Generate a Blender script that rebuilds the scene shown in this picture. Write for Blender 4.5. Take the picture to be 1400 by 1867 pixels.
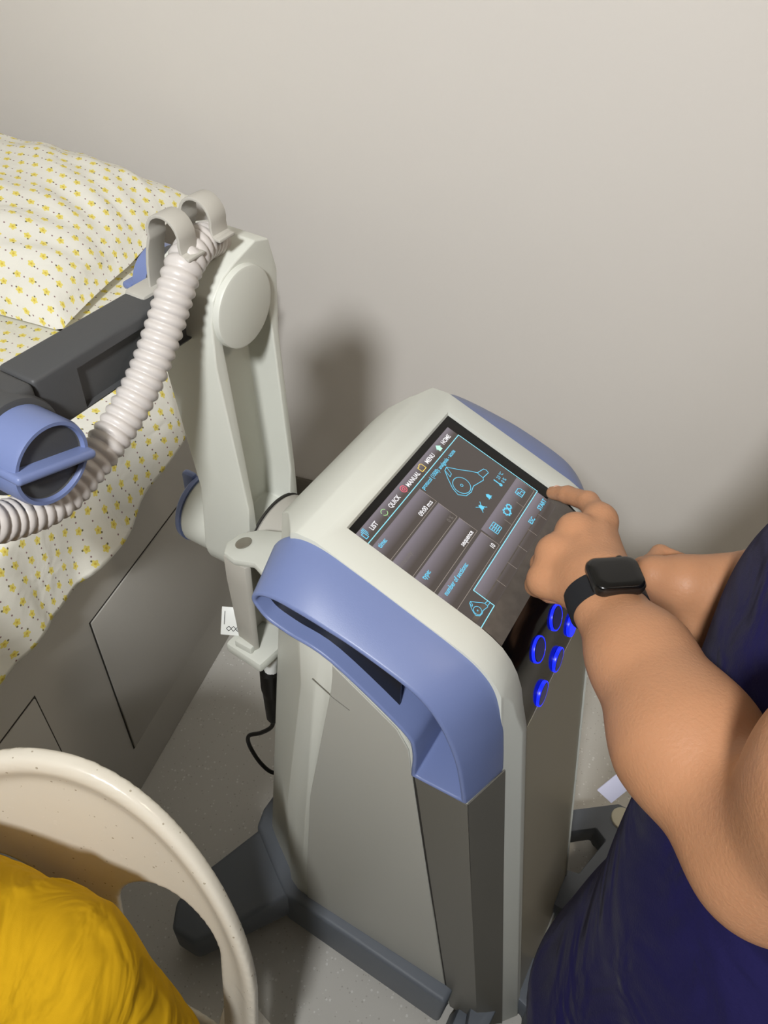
import bpy, bmesh, math, random
import numpy as np
from mathutils import Vector, Matrix
R = math.radians
random.seed(4)
for o in list(bpy.data.objects): bpy.data.objects.remove(o)
SC = bpy.context.scene
COL = SC.collection

# ------------------------------------------------------------------ camera
F = 1400.0; PITCH = R(44.3); ROLL = R(4.0); HEAD = R(14.8); CAMH = 1.6
def _rz(v, a): return Vector((v[0]*math.cos(a)-v[1]*math.sin(a), v[0]*math.sin(a)+v[1]*math.cos(a), v[2]))
_fw = Vector((0, math.cos(PITCH), -math.sin(PITCH))); _up = Vector((0, math.sin(PITCH), math.cos(PITCH))); _rt = Vector((1, 0, 0))
_r2 = _rt*math.cos(ROLL)+_up*math.sin(ROLL); _u2 = _up*math.cos(ROLL)-_rt*math.sin(ROLL)
FW, UP, RT = _rz(_fw, HEAD), _rz(_u2, HEAD), _rz(_r2, HEAD)
CAM = Vector((0, 0, CAMH))
cd = bpy.data.cameras.new('camera'); cam = bpy.data.objects.new('camera', cd); COL.objects.link(cam)
cd.sensor_fit = 'HORIZONTAL'; cd.sensor_width = 36; cd.lens = 36*F/1400; cd.clip_start = 0.02
cam.matrix_world = Matrix(((RT.x, UP.x, -FW.x, 0), (RT.y, UP.y, -FW.y, 0), (RT.z, UP.z, -FW.z, CAMH), (0, 0, 0, 1)))
SC.camera = cam

# ------------------------------------------------------------------ world, exposure
SC.view_settings.view_transform = 'Standard'; SC.view_settings.look = 'None'
SC.view_settings.exposure = 0.06; SC.view_settings.gamma = 1.0; SC.view_settings.use_curve_mapping = False
wd = bpy.data.worlds.new('world'); SC.world = wd; wd.use_nodes = True
wd.node_tree.nodes['Background'].inputs[0].default_value = (0.5, 0.47, 0.42, 1)
wd.node_tree.nodes['Background'].inputs[1].default_value = 0.05
# ceiling spotlights: position, point aimed at, watts, colour, cone angle, source radius
SPOTS = [((-0.09, -0.92, 2.44), (-0.36, 1.54, 1.16), 184.0, (0.990, 0.993, 1.0), 130, 0.11), ((0.95, 0.20, 2.44), (0.45, 0.9, 0.5), 24.0, (1.0, 0.87, 0.70), 150, 0.10)]

# ------------------------------------------------------------------ materials
def srgb(r, g, b):
    f = lambda c: (c/255/12.92) if c/255 <= 0.04045 else ((c/255+0.055)/1.055)**2.4
    return (f(r), f(g), f(b), 1.0)
def mat(name, col, rough=0.5, spec=0.5, metal=0.0, noise=0.0, nscale=30, bump=0.0, bscale=200, emit=None, estr=1.0, sss=0.0, coat=0.0, sheen=0.0):
    m = bpy.data.materials.new(name); m.use_nodes = True
    nt = m.node_tree; b = nt.nodes['Principled BSDF']
    b.inputs['Base Color'].default_value = col; b.inputs['Roughness'].default_value = rough
    b.inputs['Specular IOR Level'].default_value = spec; b.inputs['Metallic'].default_value = metal
    b.inputs['Coat Weight'].default_value = coat
    if sheen: b.inputs['Sheen Weight'].default_value = sheen
    if sss:
        b.inputs['Subsurface Weight'].default_value = sss; b.inputs['Subsurface Radius'].default_value = (0.012, 0.005, 0.003); b.inputs['Subsurface Scale'].default_value = 0.6
    if emit: b.inputs['Emission Color'].default_value = emit; b.inputs['Emission Strength'].default_value = estr
    tc = nt.nodes.new('ShaderNodeTexCoord')
    if noise:
        n = nt.nodes.new('ShaderNodeTexNoise'); n.inputs['Scale'].default_value = nscale; n.inputs['Detail'].default_value = 4
        nt.links.new(tc.outputs['Object'], n.inputs['Vector'])
        mx = nt.nodes.new('ShaderNodeMix'); mx.data_type = 'RGBA'
        mx.inputs['A'].default_value = tuple(c*(1-noise) for c in col[:3])+(1,); mx.inputs['B'].default_value = tuple(min(1, c*(1+noise)) for c in col[:3])+(1,)
        nt.links.new(n.outputs['Fac'], mx.inputs['Factor']); nt.links.new(mx.outputs['Result'], b.inputs['Base Color'])
    if bump:
        n2 = nt.nodes.new('ShaderNodeTexNoise'); n2.inputs['Scale'].default_value = bscale; n2.inputs['Detail'].default_value = 3
        nt.links.new(tc.outputs['Object'], n2.inputs['Vector'])
        bp = nt.nodes.new('ShaderNodeBump'); bp.inputs['Strength'].default_value = bump; bp.inputs['Distance'].default_value = 0.002
        nt.links.new(n2.outputs['Fac'], bp.inputs['Height']); nt.links.new(bp.outputs['Normal'], b.inputs['Normal'])
    return m
def wrinkles(m, scale, dist, strength=0.6, stretch=(1, .45, .8)):
    """soft creases as relief on top of a material's own weave"""
    nt = m.node_tree; b = nt.nodes['Principled BSDF']; old = b.inputs['Normal'].links[0].from_socket if b.inputs['Normal'].links else None
    tc = nt.nodes.new('ShaderNodeTexCoord'); mp = nt.nodes.new('ShaderNodeMapping'); mp.inputs['Scale'].default_value = stretch; mp.inputs['Rotation'].default_value = (.4, .7, .5)
    n = nt.nodes.new('ShaderNodeTexNoise'); n.inputs['Scale'].default_value = scale; n.inputs['Detail'].default_value = 2.5; n.inputs['Distortion'].default_value = 1.2
    nt.links.new(tc.outputs['Object'], mp.inputs['Vector']); nt.links.new(mp.outputs['Vector'], n.inputs['Vector'])
    bp = nt.nodes.new('ShaderNodeBump'); bp.inputs['Strength'].default_value = strength; bp.inputs['Distance'].default_value = dist
    nt.links.new(n.outputs['Fac'], bp.inputs['Height'])
    if old: nt.links.new(old, bp.inputs['Normal'])
    nt.links.new(bp.outputs['Normal'], b.inputs['Normal'])
def emat(name, col, s=1.0):
    return mat(name, (0, 0, 0, 1), 0.3, 0.3, emit=col, estr=s)
M = {}
M['wall'] = mat('wall_paint', srgb(230, 226, 220), 0.7, 0.25, noise=0.02, nscale=3, bump=0.08, bscale=140)
M['wall2'] = mat('darkened_unseen_wall', srgb(150, 140, 128), 0.8)  # unseen walls, given a darker tone to cut bounced fill light
M['ceil'] = mat('ceiling_paint', srgb(232, 228, 220), 0.8)
M['baseboard'] = mat('baseboard_vinyl', srgb(112, 108, 98), 0.5)
M['white'] = mat('offwhite_plastic', srgb(203, 205, 196), 0.42, 0.4, bump=0.03, bscale=900)
M['panel'] = mat('light_grey_plastic', srgb(176, 176, 168), 0.45, 0.4, bump=0.03, bscale=900)
M['front'] = mat('taupe_front_plastic', srgb(150, 144, 124), 0.28, 0.5)
M['column'] = mat('grey_column_plastic', srgb(104, 102, 94), 0.45, 0.4)
M['blue'] = mat('periwinkle_plastic', srgb(111, 125, 168), 0.38, 0.45, bump=0.04, bscale=900)
M['base'] = mat('dark_slate_plastic', srgb(102, 108, 116), 0.5, 0.4, bump=0.05, bscale=700)
M['darkarm'] = mat('charcoal_plastic', srgb(72, 73, 74), 0.5, 0.4, bump=0.05, bscale=700)
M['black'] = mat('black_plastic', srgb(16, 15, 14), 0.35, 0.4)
M['glass'] = mat('black_glass', srgb(8, 7, 7), 0.10, 0.35)
M['hose'] = mat('hose_grey', srgb(196, 191, 186), 0.35, 0.45)
M['greybits'] = mat('warm_grey_plastic', srgb(178, 175, 166), 0.45, 0.4)
M['steel'] = mat('steel', srgb(160, 155, 145), 0.35, 0.5, metal=0.9)
M['bed'] = mat('bed_laminate', srgb(186, 183, 176), 0.45, 0.4, noise=0.02, nscale=5)
M['groove'] = mat('groove_dark', srgb(48, 46, 42), 0.7)
M['vinyl'] = mat('brown_vinyl', srgb(74, 66, 58), 0.5)
M['navy'] = mat('navy_cotton', srgb(28, 25, 70), 0.9, 0.15, noise=0.12, nscale=18, bump=0.25, bscale=500, sheen=0.05)
M['yellow'] = mat('mustard_cotton', srgb(204, 160, 26), 0.9, 0.1, noise=0.07, nscale=40, bump=0.10, bscale=1400)
M['skin'] = mat('skin', srgb(188, 137, 101), 0.5, 0.35, noise=0.07, nscale=22, bump=0.25, bscale=330, sss=0.12)
M['nail'] = mat('nail', srgb(226, 178, 156), 0.3, 0.5)
wrinkles(M['yellow'], 16, .03); wrinkles(M['navy'], 13, .03)
M['hair'] = mat('black_hair', srgb(20, 17, 16), 0.5, 0.4, bump=0.6, bscale=150)
M['watchband'] = mat('black_silicone', srgb(28, 29, 33), 0.6, 0.35)
M['watchcase'] = mat('space_grey_metal', srgb(70, 68, 66), 0.3, 0.5, metal=0.85)
M['watchglass'] = mat('watch_glass', srgb(10, 10, 10), 0.22, 0.5)
M['card'] = mat('white_card', srgb(226, 228, 224), 0.4)
M['ink'] = mat('black_ink', srgb(30, 30, 30), 0.6)
M['tag'] = mat('white_tag', srgb(196, 196, 214), 0.7)
M['shoe'] = mat('shoe', srgb(40, 40, 44), 0.6)
M['white_eye'] = mat('eye', srgb(235, 232, 226), 0.3)
M['lampbody'] = mat('lamp_body', srgb(230, 230, 228), 0.5)
M['caster'] = mat('caster_grey', srgb(52, 55, 60), 0.5)
M['cap'] = mat('cap_cream', srgb(206, 202, 182), 0.45)
M['led'] = emat('led_blue', (0.008, 0.02, 1.0, 1), 1.6)
M['leddim'] = mat('button_translucent', srgb(14, 14, 30), 0.25, emit=(0.0, 0.004, 0.2, 1), estr=0.2)

def speckled(name, base, dark, light, scale, rough, dens=.72):
    m = mat(name, base, rough, 0.45); nt = m.node_tree; b = nt.nodes['Principled BSDF']
    tc = nt.nodes.new('ShaderNodeTexCoord')
    def layer(sc, th, seed):
        v = nt.nodes.new('ShaderNodeTexVoronoi'); v.inputs['Scale'].default_value = sc
        mp = nt.nodes.new('ShaderNodeMapping'); mp.inputs['Location'].default_value = (seed, seed*1.7, seed*0.3)
        nt.links.new(tc.outputs['Object'], mp.inputs['Vector']); nt.links.new(mp.outputs['Vector'], v.inputs['Vector'])
        sep = nt.nodes.new('ShaderNodeSeparateColor'); nt.links.new(v.outputs['Color'], sep.inputs['Color'])
        rr = nt.nodes.new('ShaderNodeMath'); rr.operation = 'MULTIPLY'; rr.inputs[1].default_value = th; nt.links.new(sep.outputs['Red'], rr.inputs[0])
        lt = nt.nodes.new('ShaderNodeMath'); lt.operation = 'LESS_THAN'; nt.links.new(v.outputs['Distance'], lt.inputs[0]); nt.links.new(rr.outputs[0], lt.inputs[1])
        gt = nt.nodes.new('ShaderNodeMath'); gt.operation = 'GREATER_THAN'; gt.inputs[1].default_value = dens; nt.links.new(sep.outputs['Green'], gt.inputs[0])
        mu = nt.nodes.new('ShaderNodeMath'); mu.operation = 'MULTIPLY'; nt.links.new(lt.outputs[0], mu.inputs[0]); nt.links.new(gt.outputs[0], mu.inputs[1])
        return mu
    a = layer(scale, 0.35, 0.0); c = layer(scale*0.8, 0.4, 5.3)
    n = nt.nodes.new('ShaderNodeTexNoise'); n.inputs['Scale'].default_value = 6; n.inputs['Detail'].default_value = 5; nt.links.new(tc.outputs['Object'], n.inputs['Vector'])
    m0 = nt.nodes.new('ShaderNodeMix'); m0.data_type = 'RGBA'; m0.inputs['A'].default_value = tuple(x*0.94 for x in base[:3])+(1,); m0.inputs['B'].default_value = tuple(x*1.05 for x in base[:3])+(1,)
    nt.links.new(n.outputs['Fac'], m0.inputs['Factor'])
    m1 = nt.nodes.new('ShaderNodeMix'); m1.data_type = 'RGBA'; m1.inputs['B'].default_value = dark
    nt.links.new(m0.outputs['Result'], m1.inputs['A']); nt.links.new(a.outputs[0], m1.inputs['Factor'])
    m2 = nt.nodes.new('ShaderNodeMix'); m2.data_type = 'RGBA'; m2.inputs['B'].default_value = light
    nt.links.new(m1.outputs['Result'], m2.inputs['A']); nt.links.new(c.outputs[0], m2.inputs['Factor'])
    nt.links.new(m2.outputs['Result'], b.inputs['Base Color'])
    return m
M['floor'] = speckled('vinyl_floor', srgb(206, 204, 197), srgb(184, 181, 173), srgb(226, 225, 220), 190, 0.35)
M['chair'] = speckled('cream_speckled_plastic', srgb(226, 220, 205), srgb(178, 168, 148), srgb(228, 222, 208), 230, 0.22, .90)

def floral(name):
    """cream cotton printed with small yellow flowers and mauve dots, on UV in metres"""
    m = mat(name, srgb(240, 236, 218), 0.85, 0.15, bump=0.12, bscale=900); nt = m.node_tree; b = nt.nodes['Principled BSDF']
    N = lambda t: nt.nodes.new(t)
    def math_(op, a, bb=None, c=None):
        n = N('ShaderNodeMath'); n.operation = op
        for i, v in enumerate((a, bb, c)):
            if v is None: continue
            if isinstance(v, (int, float)): n.inputs[i].default_value = v
            else: nt.links.new(v, n.inputs[i])
        return n.outputs[0]
    uv = N('ShaderNodeUVMap').outputs[0]
    sp = N('ShaderNodeSeparateXYZ'); nt.links.new(uv, sp.inputs[0])
    cell = 0.030
    u = math_('DIVIDE', sp.outputs[0], cell); v = math_('DIVIDE', sp.outputs[1], cell*0.86)
    row = math_('FLOOR', v)
    u = math_('ADD', u, math_('MULTIPLY', math_('MODULO', math_('ABSOLUTE', row), 2.0), 0.5))
    cu = math_('FLOOR', u)
    fu = math_('SUBTRACT', math_('SUBTRACT', u, cu), 0.5); fv = math_('SUBTRACT', math_('SUBTRACT', v, row), 0.5)
    wn = N('ShaderNodeTexWhiteNoise'); wn.noise_dimensions = '2D'
    cv = N('ShaderNodeCombineXYZ'); nt.links.new(cu, cv.inputs[0]); nt.links.new(row, cv.inputs[1]); nt.links.new(cv.outputs[0], wn.inputs['Vector'])
    sc = N('ShaderNodeSeparateColor'); nt.links.new(wn.outputs['Color'], sc.inputs[0])
    du = math_('ADD', fu, math_('MULTIPLY', math_('SUBTRACT', sc.outputs[0], 0.5), 0.16)); dv = math_('ADD', fv, math_('MULTIPLY', math_('SUBTRACT', sc.outputs[1], 0.5), 0.16))
    r = math_('SQRT', math_('ADD', math_('MULTIPLY', du, du), math_('MULTIPLY', dv, dv)))
    th = math_('ARCTAN2', dv, du)
    pet = math_('MULTIPLY', math_('SINE', math_('ADD', math_('MULTIPLY', th, 5.0), math_('MULTIPLY', sc.outputs[2], 6.28))), 0.035)
    flower = math_('LESS_THAN', r, math_('ADD', pet, 0.20))
    core = math_('LESS_THAN', r, 0.07)
    # stem
    a2 = math_('MULTIPLY', sc.outputs[2], 6.28)
    sx = math_('SUBTRACT', du, math_('MULTIPLY', math_('COSINE', a2), 0.24)); sy = math_('SUBTRACT', dv, math_('MULTIPLY', math_('SINE', a2), 0.24))
    stem = math_('LESS_THAN', math_('ADD', math_('MULTIPLY', sx, sx), math_('MULTIPLY', sy, sy)), 0.0032)
    # dots half way between flowers
    ex = math_('SUBTRACT', math_('ABSOLUTE', fu), 0.5); ey = math_('ADD', fv, math_('MULTIPLY', sc.outputs[0], 0.0))
    dot = math_('LESS_THAN', math_('ADD', math_('MULTIPLY', ex, ex), math_('MULTIPLY', ey, ey)), 0.0026)
    def mix(fac, A, B):
        x = N('ShaderNodeMix'); x.data_type = 'RGBA'; nt.links.new(fac, x.inputs['Factor'])
        for k, c in (('A', A), ('B', B)):
            if isinstance(c, tuple): x.inputs[k].default_value = c
            else: nt.links.new(c, x.inputs[k])
        return x.outputs['Result']
    nz = N('ShaderNodeTexNoise'); nz.inputs['Scale'].default_value = 260; nt.links.new(uv, nz.inputs['Vector'])
    fl = mix(nz.outputs['Fac'], srgb(232, 212, 78), srgb(246, 236, 150))
    c0 = mix(flower, srgb(240, 239, 229), fl)
    c1 = mix(core, c0, srgb(222, 194, 84))
    c2 = mix(stem, c1, srgb(122, 116, 84))
    c3 = mix(dot, c2, srgb(150, 122, 122))
    nt.links.new(c3, b.inputs['Base Color'])
    return m
M['floral'] = floral('floral_cotton'); wrinkles(M['floral'], 11, .012, .5, (1, 1, 1))

# ------------------------------------------------------------------ helpers
def obj(name, me, material, parent=None, smooth=30):
    o = bpy.data.objects.new(name, me); COL.objects.link(o)
    if material is not None:
        me.materials.clear(); me.materials.append(M[material] if isinstance(material, str) else material)
    if parent is not None: o.parent = parent
    if smooth:
        me.polygons.foreach_set('use_smooth', [True]*len(me.polygons))
        if smooth < 180: me.set_sharp_from_angle(angle=R(smooth))
    return o
def tag(o, label=None, cat=None, group=None, kind=None):
    if label: o['label'] = label
    if cat: o['category'] = cat
    if group: o['group'] = group
    if kind: o['kind'] = kind
    return o
def empty(name, loc=(0, 0, 0), rz=0):
    o = bpy.data.objects.new(name, None); COL.objects.link(o); o.location = loc; o.rotation_euler = (0, 0, rz); o.empty_display_size = 0.1
    return o
def mesh(vs, fs):
    me = bpy.data.meshes.new('m'); me.from_pydata([tuple(v) for v in vs], [], fs); me.update(); return me
def from_bm(bm):
    bmesh.ops.recalc_face_normals(bm, faces=bm.faces); me = bpy.data.meshes.new('m'); bm.to_mesh(me); bm.free(); return me
def bevel_bm(bm, w, seg=2, ang=25):
    es = [e for e in bm.edges if len(e.link_faces) == 2 and e.calc_face_angle(0) > R(ang)]
    if es: bmesh.ops.bevel(bm, geom=es, offset=w, segments=seg, profile=0.5, affect='EDGES', clamp_overlap=True)
def box(x0, x1, y0, y1, z0, z1, bev=0.0, seg=2):
    bm = bmesh.new()
    v = [bm.verts.new((x, y, z)) for x in (x0, x1) for y in (y0, y1) for z in (z0, z1)]
    for f in ((0, 1, 3, 2), (4, 6, 7, 5), (0, 4, 5, 1), (2, 3, 7, 6), (0, 2, 6, 4), (1, 5, 7, 3)): bm.faces.new([v[i] for i in f])
    bmesh.ops.recalc_face_normals(bm, faces=bm.faces)
    if bev: bevel_bm(bm, bev, seg)
    return from_bm(bm)
def loft(loops, cap=True, bev=0.0, seg=2, ang=25, closed=True):
    """loops: list of equal-length rings of 3D points"""
    n = len(loops[0]); bm = bmesh.new()
    rows = [[bm.verts.new(tuple(p)) for p in l] for l in loops]
    for a, b in zip(rows[:-1], rows[1:]):
        for i in range(n if closed else n-1):
            j = (i+1) % n
            try: bm.faces.new((a[i], a[j], b[j], b[i]))
            except ValueError: pass
    if cap and closed: bm.faces.new(rows[0][::-1]); bm.faces.new(rows[-1])
    bmesh.ops.recalc_face_normals(bm, faces=bm.faces)
    if bev: bevel_bm(bm, bev, seg, ang)
    return from_bm(bm)
def extr_y(poly, y0, y1, bev=0.0, seg=2, ang=25): return loft([[(x, y0, z) for x, z in poly], [(x, y1, z) for x, z in poly]], True, bev, seg, ang)
def extr_z(poly, z0, z1, bev=0.0, seg=2, ang=25): return loft([[(x, y, z0) for x, y in poly], [(x, y, z1) for x, y in poly]], True, bev, seg, ang)
def extr_x(poly, x0, x1, bev=0.0, seg=2, ang=25): return loft([[(x0, y, z) for y, z in poly], [(x1, y, z) for y, z in poly]], True, bev, seg, ang)
def cyl(c, axis, r, l0, l1, seg=40, bev=0.0, r2=None, bseg=2):
    """cylinder about axis through c, from l0 to l1 along the axis"""
    ax = Vector(axis).normalized(); t = Vector((0, 0, 1)) if abs(ax.z) < 0.9 else Vector((1, 0, 0))
    e1 = ax.cross(t).normalized(); e2 = ax.cross(e1); c = Vector(c)
    ring = lambda rr, l: [c+ax*l+(e1*math.cos(2*math.pi*i/seg)+e2*math.sin(2*math.pi*i/seg))*rr for i in range(seg)]
    return loft([ring(r, l0), ring(r if r2 is None else r2, l1)], True, bev, bseg, 40)
def lathe(c, axis, prof, seg=40):
    """prof: (radius, along axis) pairs; closed to the axis when radius is 0"""
    ax = Vector(axis).normalized(); t = Vector((0, 0, 1)) if abs(ax.z) < 0.9 else Vector((1, 0, 0))
    e1 = ax.cross(t).normalized(); e2 = ax.cross(e1); c = Vector(c)
    loops = [[c+ax*l+(e1*math.cos(2*math.pi*i/seg)+e2*math.sin(2*math.pi*i/seg))*max(r, 1e-5) for i in range(seg)] for r, l in prof]
    return loft(loops, True)
def catmull(pts, per=8, closed=False):
    P = [Vector(p) for p in pts]; n = len(P); out = []
    for i in range(n if closed else n-1):
        g = lambda k: P[k % n] if closed else P[max(0, min(n-1, k))]
        p0, p1, p2, p3 = g(i-1), g(i), g(i+1), g(i+2)
        for k in range(per):
            t = k/per
            out.append(0.5*((2*p1)+(p2-p0)*t+(2*p0-5*p1+4*p2-p3)*t*t+(3*p1-p0-3*p2+p3)*t**3))
    if not closed: out.append(P[-1])
    return out
def resample(pts, step):
    L = [0]
    for a, b in zip(pts[:-1], pts[1:]): L.append(L[-1]+(b-a).length)
    n = max(2, int(L[-1]/step)); out = []; k = 0
    for i in range(n+1):
        s = L[-1]*i/n
        while k < len(L)-2 and L[k+1] < s: k += 1
        t = (s-L[k])/max(1e-9, L[k+1]-L[k]); out.append(pts[k].lerp(pts[k+1], t))
    return out
def sweep(pts, rad, seg=16, cap=True):
    """tube along pts, rad(i, s) radius"""
    loops = []; n = None; s = 0
    for i, p in enumerate(pts):
        t = (pts[min(i+1, len(pts)-1)]-pts[max(i-1, 0)]).normalized()
        if n is None: n = t.orthogonal().normalized()
        n = (n-t*n.dot(t)).normalized(); b = t.cross(n)
        if i: s += (p-pts[i-1]).length
        r = rad(i, s) if callable(rad) else rad
        loops.append([p+(n*math.cos(2*math.pi*k/seg)+b*math.sin(2*math.pi*k/seg))*r for k in range(seg)])
    return loft(loops, cap)
def band(prof, wdir, w, th):
    """strap: a polyline of points, thick th, wide w along wdir"""
    wdir = Vector(wdir).normalized(); P = [Vector(p) for p in prof]; loops = []
    for i, p in enumerate(P):
        t = (P[min(i+1, len(P)-1)]-P[max(i-1, 0)]).normalized(); n = t.cross(wdir).normalized()
        loops.append([p-wdir*w/2-n*th/2, p+wdir*w/2-n*th/2, p+wdir*w/2+n*th/2, p-wdir*w/2+n*th/2])
    return loft(loops, True, bev=th*0.3, seg=2, ang=50)
def boolean(ma, mb, op):
    oa = bpy.data.objects.new('ba', ma); ob = bpy.data.objects.new('bb', mb); COL.objects.link(oa); COL.objects.link(ob)
    md = oa.modifiers.new('b', 'BOOLEAN'); md.operation = op; md.object = ob; md.solver = 'EXACT'
    dg = bpy.context.evaluated_depsgraph_get(); me = bpy.data.meshes.new_from_object(oa.evaluated_get(dg))
    bpy.data.objects.remove(oa); bpy.data.objects.remove(ob); return me
def bevel_me(me, w, seg=3, ang=30):
    bm = bmesh.new(); bm.from_mesh(me); bmesh.ops.remove_doubles(bm, verts=bm.verts, dist=1e-5)
    bmesh.ops.dissolve_limit(bm, angle_limit=R(0.5), verts=bm.verts, edges=bm.edges)
    bevel_bm(bm, w, seg, ang); return from_bm(bm)
def inset2(poly, dst):
    """offset a closed 2D loop inwards (loop counter-clockwise or clockwise)"""
    n = len(poly); A = sum(poly[i][0]*poly[(i+1) % n][1]-poly[(i+1) % n][0]*poly[i][1] for i in range(n))
    s = 1 if A > 0 else -1; out = []
    for i in range(n):
        a, b, c = Vector(poly[i-1][:2]), Vector(poly[i][:2]), Vector(poly[(i+1) % n][:2])
        e1 = (b-a).normalized(); e2 = (c-b).normalized()
        n1 = Vector((-e1.y, e1.x))*s; n2 = Vector((-e2.y, e2.x))*s; nn = n1+n2
        if nn.length < 1e-6: nn = n1
        nn.normalize(); out.append(b+nn*dst/max(0.45, nn.dot(n1)))
    return [(p.x, p.y) for p in out]

# signed-distance modelling for organic shapes (surface nets)
def cap_(a, b, ra, rb, flat=None, fl=1.0):
    a = np.array(a, float); b = np.array(b, float); ab = b-a; L2 = ab@ab
    nn = None if flat is None else np.array(flat, float)/np.linalg.norm(flat)
    def f(p):
        t = np.clip(((p-a)@ab)/L2, 0, 1); q = p-(a+t[:, None]*ab)
        if nn is not None: q = q+np.outer((q@nn)*(1/fl-1), nn)
        dd = np.linalg.norm(q, axis=1)-(ra+(rb-ra)*t)
        return dd if nn is None else dd*(0.5+0.5*fl)
    return f
def ell_(c, r, rz=0.0):
    c = np.array(c, float); r = np.array(r, float); cs, sn = math.cos(rz), math.sin(rz)
    def f(p):
        q = p-c; q = np.stack([q[:, 0]*cs+q[:, 1]*sn, -q[:, 0]*sn+q[:, 1]*cs, q[:, 2]], 1)
        k0 = np.linalg.norm(q/r, axis=1); k1 = np.linalg.norm(q/(r*r), axis=1); return k0*(k0-1)/np.maximum(k1, 1e-9)
    return f
def smin(a, b, k):
    h = np.clip(0.5+0.5*(b-a)/k, 0, 1); return b*(1-h)+a*h-k*h*(1-h)
def union(prims):
    """prims: list of (f, k): smooth union in order"""
    def f(p):
        d = None
        for g, k in prims:
            e = g(p); d = e if d is None else smin(d, e, k)
        return d
    return f
def nets(f, lo, hi, h, s=4):
    lo = np.array(lo, float); hi = np.array(hi, float)
    nb = np.ceil((hi-lo)/(h*s)).astype(int)+1; n = nb*s
    ci = np.stack(np.meshgrid(*[np.arange(k) for k in nb], indexing='ij'), -1).reshape(-1, 3)
    cc = lo+(ci*s+(s-1)/2)*h; dv = f(cc)
    act = np.abs(dv) < s*h*1.35
    V = np.repeat(np.repeat(np.repeat(np.where(dv < 0, -1.0, 1.0).reshape(nb), s, 0), s, 1), s, 2).astype(np.float32)
    off = np.stack(np.meshgrid(*[np.arange(s)]*3, indexing='ij'), -1).reshape(-1, 3)
    gi = (ci[act][:, None, :]*s+off[None]).reshape(-1, 3)
    V[gi[:, 0], gi[:, 1], gi[:, 2]] = f(lo+gi*h)
    I = V < 0
    cnt = np.zeros(tuple(n-1), np.int8)
    for dx in (0, 1):
        for dy in (0, 1):
            for dz in (0, 1): cnt += I[dx:n[0]-1+dx, dy:n[1]-1+dy, dz:n[2]-1+dz]
    C = np.argwhere((cnt > 0) & (cnt < 8)); idx = -np.ones(tuple(n-1), np.int32); idx[C[:, 0], C[:, 1], C[:, 2]] = np.arange(len(C))
    acc = np.zeros((len(C), 3)); num = np.zeros(len(C))
    for ax in range(3):
        o = [k for k in range(3) if k != ax]
        for a in (0, 1):
            for b in (0, 1):
                d0 = np.zeros(3, int); d0[o[0]] = a; d0[o[1]] = b; d1 = d0.copy(); d1[ax] = 1
                p0 = C+d0; p1 = C+d1; v0 = V[p0[:, 0], p0[:, 1], p0[:, 2]]; v1 = V[p1[:, 0], p1[:, 1], p1[:, 2]]
                m = (v0 < 0) != (v1 < 0); t = v0[m]/(v0[m]-v1[m]); acc[m] += p0[m]+t[:, None]*(p1[m]-p0[m]); num[m] += 1
    P = lo+(acc/num[:, None])*h
    faces = []
    for ax in range(3):
        o = [(ax+1) % 3, (ax+2) % 3]; sl0 = [slice(0, None)]*3; sl1 = [slice(0, None)]*3
        sl0[ax] = slice(0, -1); sl1[ax] = slice(1, None); A = I[tuple(sl0)]; B = I[tuple(sl1)]
        E = np.argwhere(A != B); ok = (E[:, o[0]] > 0) & (E[:, o[1]] > 0) & (E[:, o[0]] < n[o[0]]-1) & (E[:, o[1]] < n[o[1]]-1); E = E[ok]
        q = []
        for a, b in ((1, 1), (0, 1), (0, 0), (1, 0)):
            k = E.copy(); k[:, o[0]] -= a; k[:, o[1]] -= b; q.append(idx[k[:, 0], k[:, 1], k[:, 2]])
        Q = np.stack(q, 1); ins = A[E[:, 0], E[:, 1], E[:, 2]]; Q[~ins] = Q[~ins][:, ::-1]
        faces.append(Q[(Q >= 0).all(1)])
    Fq = np.concatenate(faces)
    me = bpy.data.meshes.new('m'); me.vertices.add(len(P)); me.vertices.foreach_set('co', P.astype(np.float32).ravel())
    me.loops.add(len(Fq)*4); me.loops.foreach_set('vertex_index', Fq.astype(np.int32).ravel())
    me.polygons.add(len(Fq)); me.polygons.foreach_set('loop_start', np.arange(0, len(Fq)*4, 4, dtype=np.int32))
    me.update(calc_edges=True); me.validate(); return me
def relax(me, it=2, fac=0.5):
    bm = bmesh.new(); bm.from_mesh(me)
    for _ in range(it): bmesh.ops.smooth_vert(bm, verts=bm.verts, factor=fac, use_axis_x=True, use_axis_y=True, use_axis_z=True)
    bm.to_mesh(me); bm.free(); me.update(); return me

# ------------------------------------------------------------------ the room
WY = 1.54; X0, X1, Y0, ZC = -1.72, 1.9, -2.1, 2.5
def struct(name, me, m): return tag(obj(name, me, m, None, 30), kind='structure')
struct('floor', box(X0-.1, X1+.1, Y0-.1, WY+.1, -.1, 0), 'floor')
struct('ceiling', box(X0-.1, X1+.1, Y0-.1, WY+.1, ZC, ZC+.1), 'ceil')
struct('wall_back', box(X0-.1, X1+.1, WY, WY+.1, 0, ZC), 'wall')
struct('wall_front', box(X0-.1, X1+.1, Y0-.1, Y0, 0, ZC), 'wall2')
struct('wall_left', box(X0-.1, X0, Y0, WY, 0, ZC), 'wall')
struct('wall_right', box(X1, X1+.1, Y0, WY, 0, ZC), 'wall2')
struct('baseboard_back', box(X0, X1, WY-.012, WY, 0, .1, .003), 'baseboard')
struct('baseboard_right', box(X1-.012, X1, Y0, WY-.012, 0, .1, .003), 'baseboard')
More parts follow.
